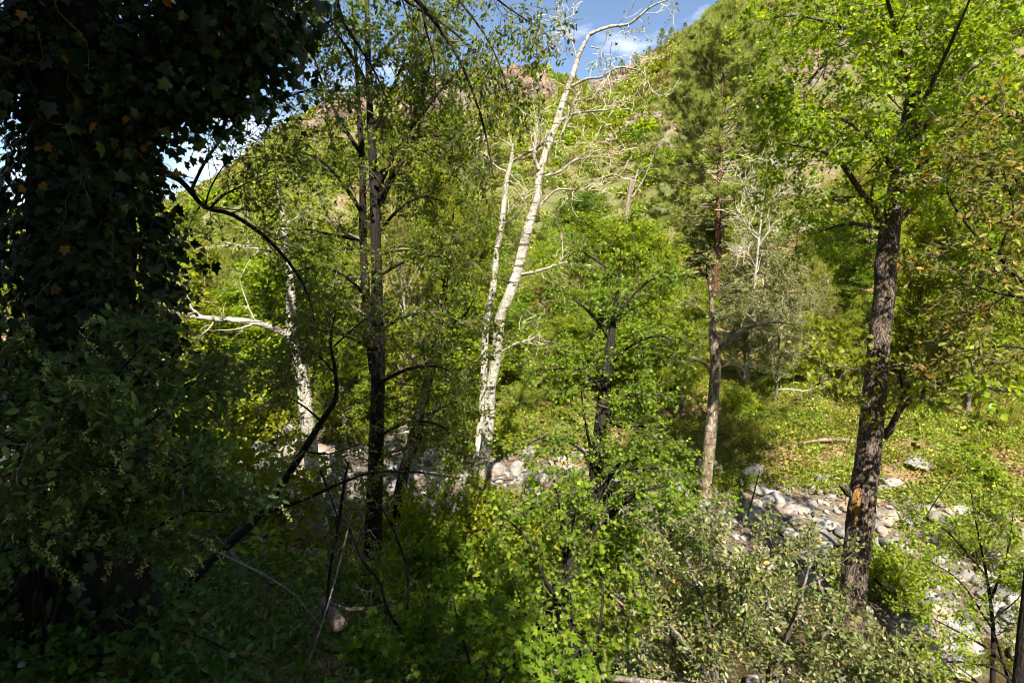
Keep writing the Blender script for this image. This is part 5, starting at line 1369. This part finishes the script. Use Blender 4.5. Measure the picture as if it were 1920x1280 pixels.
# --- leaning dark sapling, lower left -------------------------------------------------------------
h = Hero('leaning_sapling', 'dark leaning sapling crossing the left creek gap', 'tree',
    [(395, 1050, 4.6, 20), (440, 1010, 4.7, 18), (490, 962, 4.8, 16), (530, 905, 4.8, 14), (568, 846, 4.8, 13), (604, 788, 4.8, 11), (630, 745, 4.8, 9), (628, 690, 4.8, 7), (620, 640, 4.8, 5), (630, 580, 4.8, 3)], M['bark_dark'], 40, 12, .1)
for sp in [((480, 972, 4.8, 10), (520, 952, 4.7, 9), (570, 936, 4.6, 7), (640, 905, 4.5, 6), (700, 885, 4.4, 5), (780, 885, 4.3, 4), (840, 893, 4.2, 2)),
           ((604, 790, 4.8, 5), (560, 755, 4.7, 3), (520, 740, 4.6, 2)), ((568, 846, 4.8, 5), (620, 850, 4.9, 3), (680, 830, 5, 2)),
           ((628, 700, 4.8, 4), (590, 660, 4.8, 3), (550, 650, 4.8, 2)), ((625, 650, 4.8, 4), (670, 610, 4.8, 3), (700, 590, 4.8, 2)), ((600, 880, 4.7, 4), (630, 960, 4.6, 3), (640, 1020, 4.6, 2))]:
    h.limb(*sp, n=14, nseg=7)
h.foliage(h.twigs(R_(0, 7), 12, (.2, .6), 6, (.1, .28), .2, -.02, wob=.3), 6, .036, KITE, 'leaf_alder')

# --- tangle of dead brush ---------------------------------------------------------------------------
def dead_branch(label, spec, ntw=5, L=(.2, .5), mat='bark_dark'):
    h = Hero.__new__(Hero)
    p, r = pxpath(spec, 16)
    b0 = ground(p[0][0], p[0][1]); h.base = b0; h.t = thing('dead_branch', label, 'branch', b0); h.bark = M[mat]; h.rnd = 9; h.par = []
    h.stem('stem', p, r, 8, .14)
    if ntw: h.twigs([0], ntw, L, 3, (.08, .25), .2, 0, wob=.35, mat='twig')
dead_branch('dark broken upright branch below the leaning sapling', [(612, 1150, 4.2, 6.5), (620, 1060, 4.3, 6.5), (635, 980, 4.4, 6.5), (645, 910, 4.4, 5.8), (653, 866, 4.4, 3.6)], 7)
dead_branch('crooked dark branch curving down from the twin trunk base', [(655, 990, 4.3, 4.3), (680, 1050, 4.2, 5.8), (712, 1090, 4.1, 6.5), (730, 1150, 4.0, 7.2), (780, 1215, 3.9, 8.6)], 7)
dead_branch('upright forked dead stick in front of the twin trunk', [(760, 1170, 4.3, 5.8), (765, 1080, 4.4, 5.0), (745, 1010, 4.4, 3.6), (715, 950, 4.4, 2.2)], 6)
dead_branch('grey curved fallen stick on the shaded bank', [(612, 1128, 4.3, 6.5), (660, 1142, 4.3, 5.8), (710, 1136, 4.3, 4.3), (735, 1118, 4.4, 2.2)], 2, mat='bark_grey')
dead_branch('long thin grey stick leaning at the bottom centre left', [(560, 1290, 3.3, 4.3), (600, 1180, 3.6, 4.3), (630, 1080, 4.0, 3.6), (660, 960, 4.3, 2.2)], 3, mat='bark_grey')
dead_branch('weathered pale stick slanting down the shaded bank', [(345, 995, 4.7, 5.0), (420, 1040, 4.6, 5.8), (500, 1080, 4.5, 5.8), (560, 1120, 4.4, 3.6)], 5, mat='deadwood')
dead_branch('pale brush stick beside the weathered one on the bank', [(400, 1000, 4.9, 3.6), (460, 1060, 4.7, 4.3), (540, 1105, 4.5, 4.3), (600, 1170, 4.3, 2.2)], 5, mat='deadwood')
dead_branch('short pale stick at the bottom of the brush heap', [(590, 1210, 3.9, 3.6), (615, 1260, 3.7, 4.3), (630, 1300, 3.6, 3.6)], 2, mat='deadwood')
dead_branch('arching dry twig over the leafy bottom left bank', [(320, 1180, 3.0, 3.6), (380, 1195, 3.0, 4.3), (440, 1225, 3.0, 3.6), (480, 1240, 3.0, 1.4)], 3)
dead_branch('brown stick pointing down at the bottom centre', [(745, 1175, 4.0, 8.6), (775, 1195, 3.9, 9.4), (800, 1220, 3.8, 6.5)], 0, mat='deadwood')
o = obj('fallen_log', bark_tube(catmull([at(606, 1125, 4.5), at(622, 1150, 4.4), at(640, 1178, 4.3)], 12), np.linspace(.05, .06, 12), 12, .2, .1, 4), M['deadwood'], None, True, loc=at(622, 1160, 4.4)); tag(o, 'short broken log end among the brush on the shaded bank', 'log')
for k, (sp, lab) in enumerate([(((1460, 1000, 9.5, 5.0), (1520, 1030, 9.2, 5.0), (1590, 1020, 9, 3.6)), 'brown driftwood stick on the rocks left of the scarred trunk'), (((1640, 1085, 8, 5.8), (1700, 1140, 7.8, 5.8), (1760, 1180, 7.6, 2.9)), 'pale stick lying across the rocks right of the trunk base'), (((1395, 990, 10.4, 2.9), (1412, 930, 10.4, 2.9), (1425, 880, 10.4, 1.4)), 'thin dead stalk standing on the rocks before the far bank'), (((1722, 990, 8.6, 3.6), (1760, 930, 8.6, 2.9), (1790, 890, 8.6, 1.4)), 'thin dark stalk leaning right of the scarred trunk')]):
    dead_branch(lab, list(sp), 4)

# --- silvery shrub, bottom right ---------------------------------------------------------------------
st = []
for (bx, by, pts) in [(1340, 1290, [(1330, 1180), (1300, 1080), (1270, 1010)]), (1340, 1290, [(1350, 1170), (1345, 1060), (1330, 990)]), (1440, 1300, [(1440, 1180), (1435, 1080), (1450, 1010)]), (1440, 1300, [(1480, 1180), (1510, 1090), (1520, 1030)]),
                      (1440, 1300, [(1500, 1230), (1545, 1190), (1570, 1165)]), (1340, 1290, [(1280, 1200), (1230, 1140), (1200, 1080)]), (1440, 1300, [(1550, 1270), (1620, 1240), (1680, 1225)]), (1340, 1290, [(1260, 1260), (1200, 1230), (1150, 1210)]),
                      (1440, 1300, [(1400, 1200), (1390, 1110), (1400, 1040)]), (1340, 1290, [(1290, 1240), (1260, 1150), (1240, 1050)]), (1440, 1300, [(1540, 1280), (1620, 1250), (1690, 1270)])]:
    d0 = 5.0; rows = [(bx, by, d0, 11)]
    for q, (x_, y_) in enumerate(pts): rows.append((x_, y_, d0 + RNG.uniform(-.7, .5) * (q + 1) / 2, (8, 5, 2)[q]))
    st.append(rows)
shrub('silvery_shrub', 'sunlit grey green shrub with small oval leaves filling the bottom right foreground', st, M['bark_grey'], 18, (.2, .6), 8, (.08, .26), 9, .046, OV4, 'leaf_silver', 300, up=.06, twm='twig')

# --- bright maple-leaved vine in the middle foreground -----------------------------------------------
shrub('leafy_sapling', 'bright green lobed leaves hanging in a sunlit curtain below the dark middle tree', [
    ((1090, 1320, 5.0, 12), (1075, 1180, 5.1, 9), (1060, 1060, 5.2, 7), (1050, 960, 5.3, 4), (1040, 900, 5.3, 2)),
    ((1090, 1320, 5.0, 10), (1120, 1200, 5.0, 7), (1130, 1100, 5.0, 5), (1110, 1010, 5.1, 2)),
    ((1090, 1320, 5.0, 9), (1150, 1240, 4.8, 6), (1180, 1160, 4.8, 4), (1190, 1110, 4.8, 2)),
    ((1090, 1320, 5.0, 9), (1030, 1240, 4.9, 6), (990, 1160, 4.9, 4), (960, 1080, 5, 2)),
    ((1075, 1180, 5.1, 6), (1020, 1080, 5.2, 5), (980, 1000, 5.3, 4), (930, 960, 5.4, 2)),
    ((1060, 1060, 5.2, 5), (1075, 980, 5.1, 4), (1085, 920, 5, 2))],
    M['bark_dark'], 14, (.18, .5), 6, (.08, .22), 6, .046, MAPLE, 'leaf_maple', 300)
shrub('leafy_seedlings', 'broad lobed green leaves crowding the bottom edge at centre', [
    ((900, 1330, 3.6, 8), (880, 1240, 3.7, 6), (860, 1170, 3.7, 3), (850, 1120, 3.8, 2)), ((900, 1330, 3.6, 8), (950, 1260, 3.6, 5), (1000, 1210, 3.7, 2)), ((860, 1330, 3.6, 8), (800, 1240, 3.7, 5), (780, 1190, 3.8, 2)),
    ((980, 1340, 3.5, 8), (1020, 1290, 3.5, 5), (1080, 1250, 3.5, 2)), ((740, 1340, 3.5, 8), (720, 1270, 3.5, 5), (690, 1210, 3.6, 2)), ((900, 1330, 3.5, 8), (920, 1230, 3.9, 5), (930, 1150, 4.1, 2))],
    M['bark_dark'], 11, (.14, .36), 5, (.06, .16), 8, .055, MAPLE, 'leaf_maple', 250)

# --- light saplings over the rocks, lower right ----------------------------------------------------------
shrub('leafy_sapling', 'light green slender sapling in front of the pale rocks at the lower right', [
    ((1860, 1300, 6.2, 12), (1862, 1180, 6.3, 9), (1850, 1080, 6.4, 6), (1830, 980, 6.5, 3), (1820, 920, 6.5, 2)),
    ((1862, 1180, 6.3, 6), (1800, 1090, 6.3, 4), (1740, 1050, 6.3, 2)), ((1860, 1120, 6.3, 6), (1890, 1030, 6.3, 4), (1900, 960, 6.3, 2)), ((1862, 1220, 6.2, 6), (1790, 1180, 6.1, 4), (1730, 1150, 6, 2)),
    ((1850, 1080, 6.4, 5), (1780, 1000, 6.5, 4), (1720, 960, 6.6, 2)), ((1860, 1250, 6.2, 5), (1780, 1240, 6, 4), (1720, 1270, 6, 2)), ((1862, 1160, 6.2, 5), (1910, 1120, 6.1, 3), (1930, 1080, 6, 2))],
    M['bark_dark'], 14, (.25, .65), 6, (.1, .28), 11, .046, OV4, 'leaf_bright', 200, cat='sapling', twm='twig')
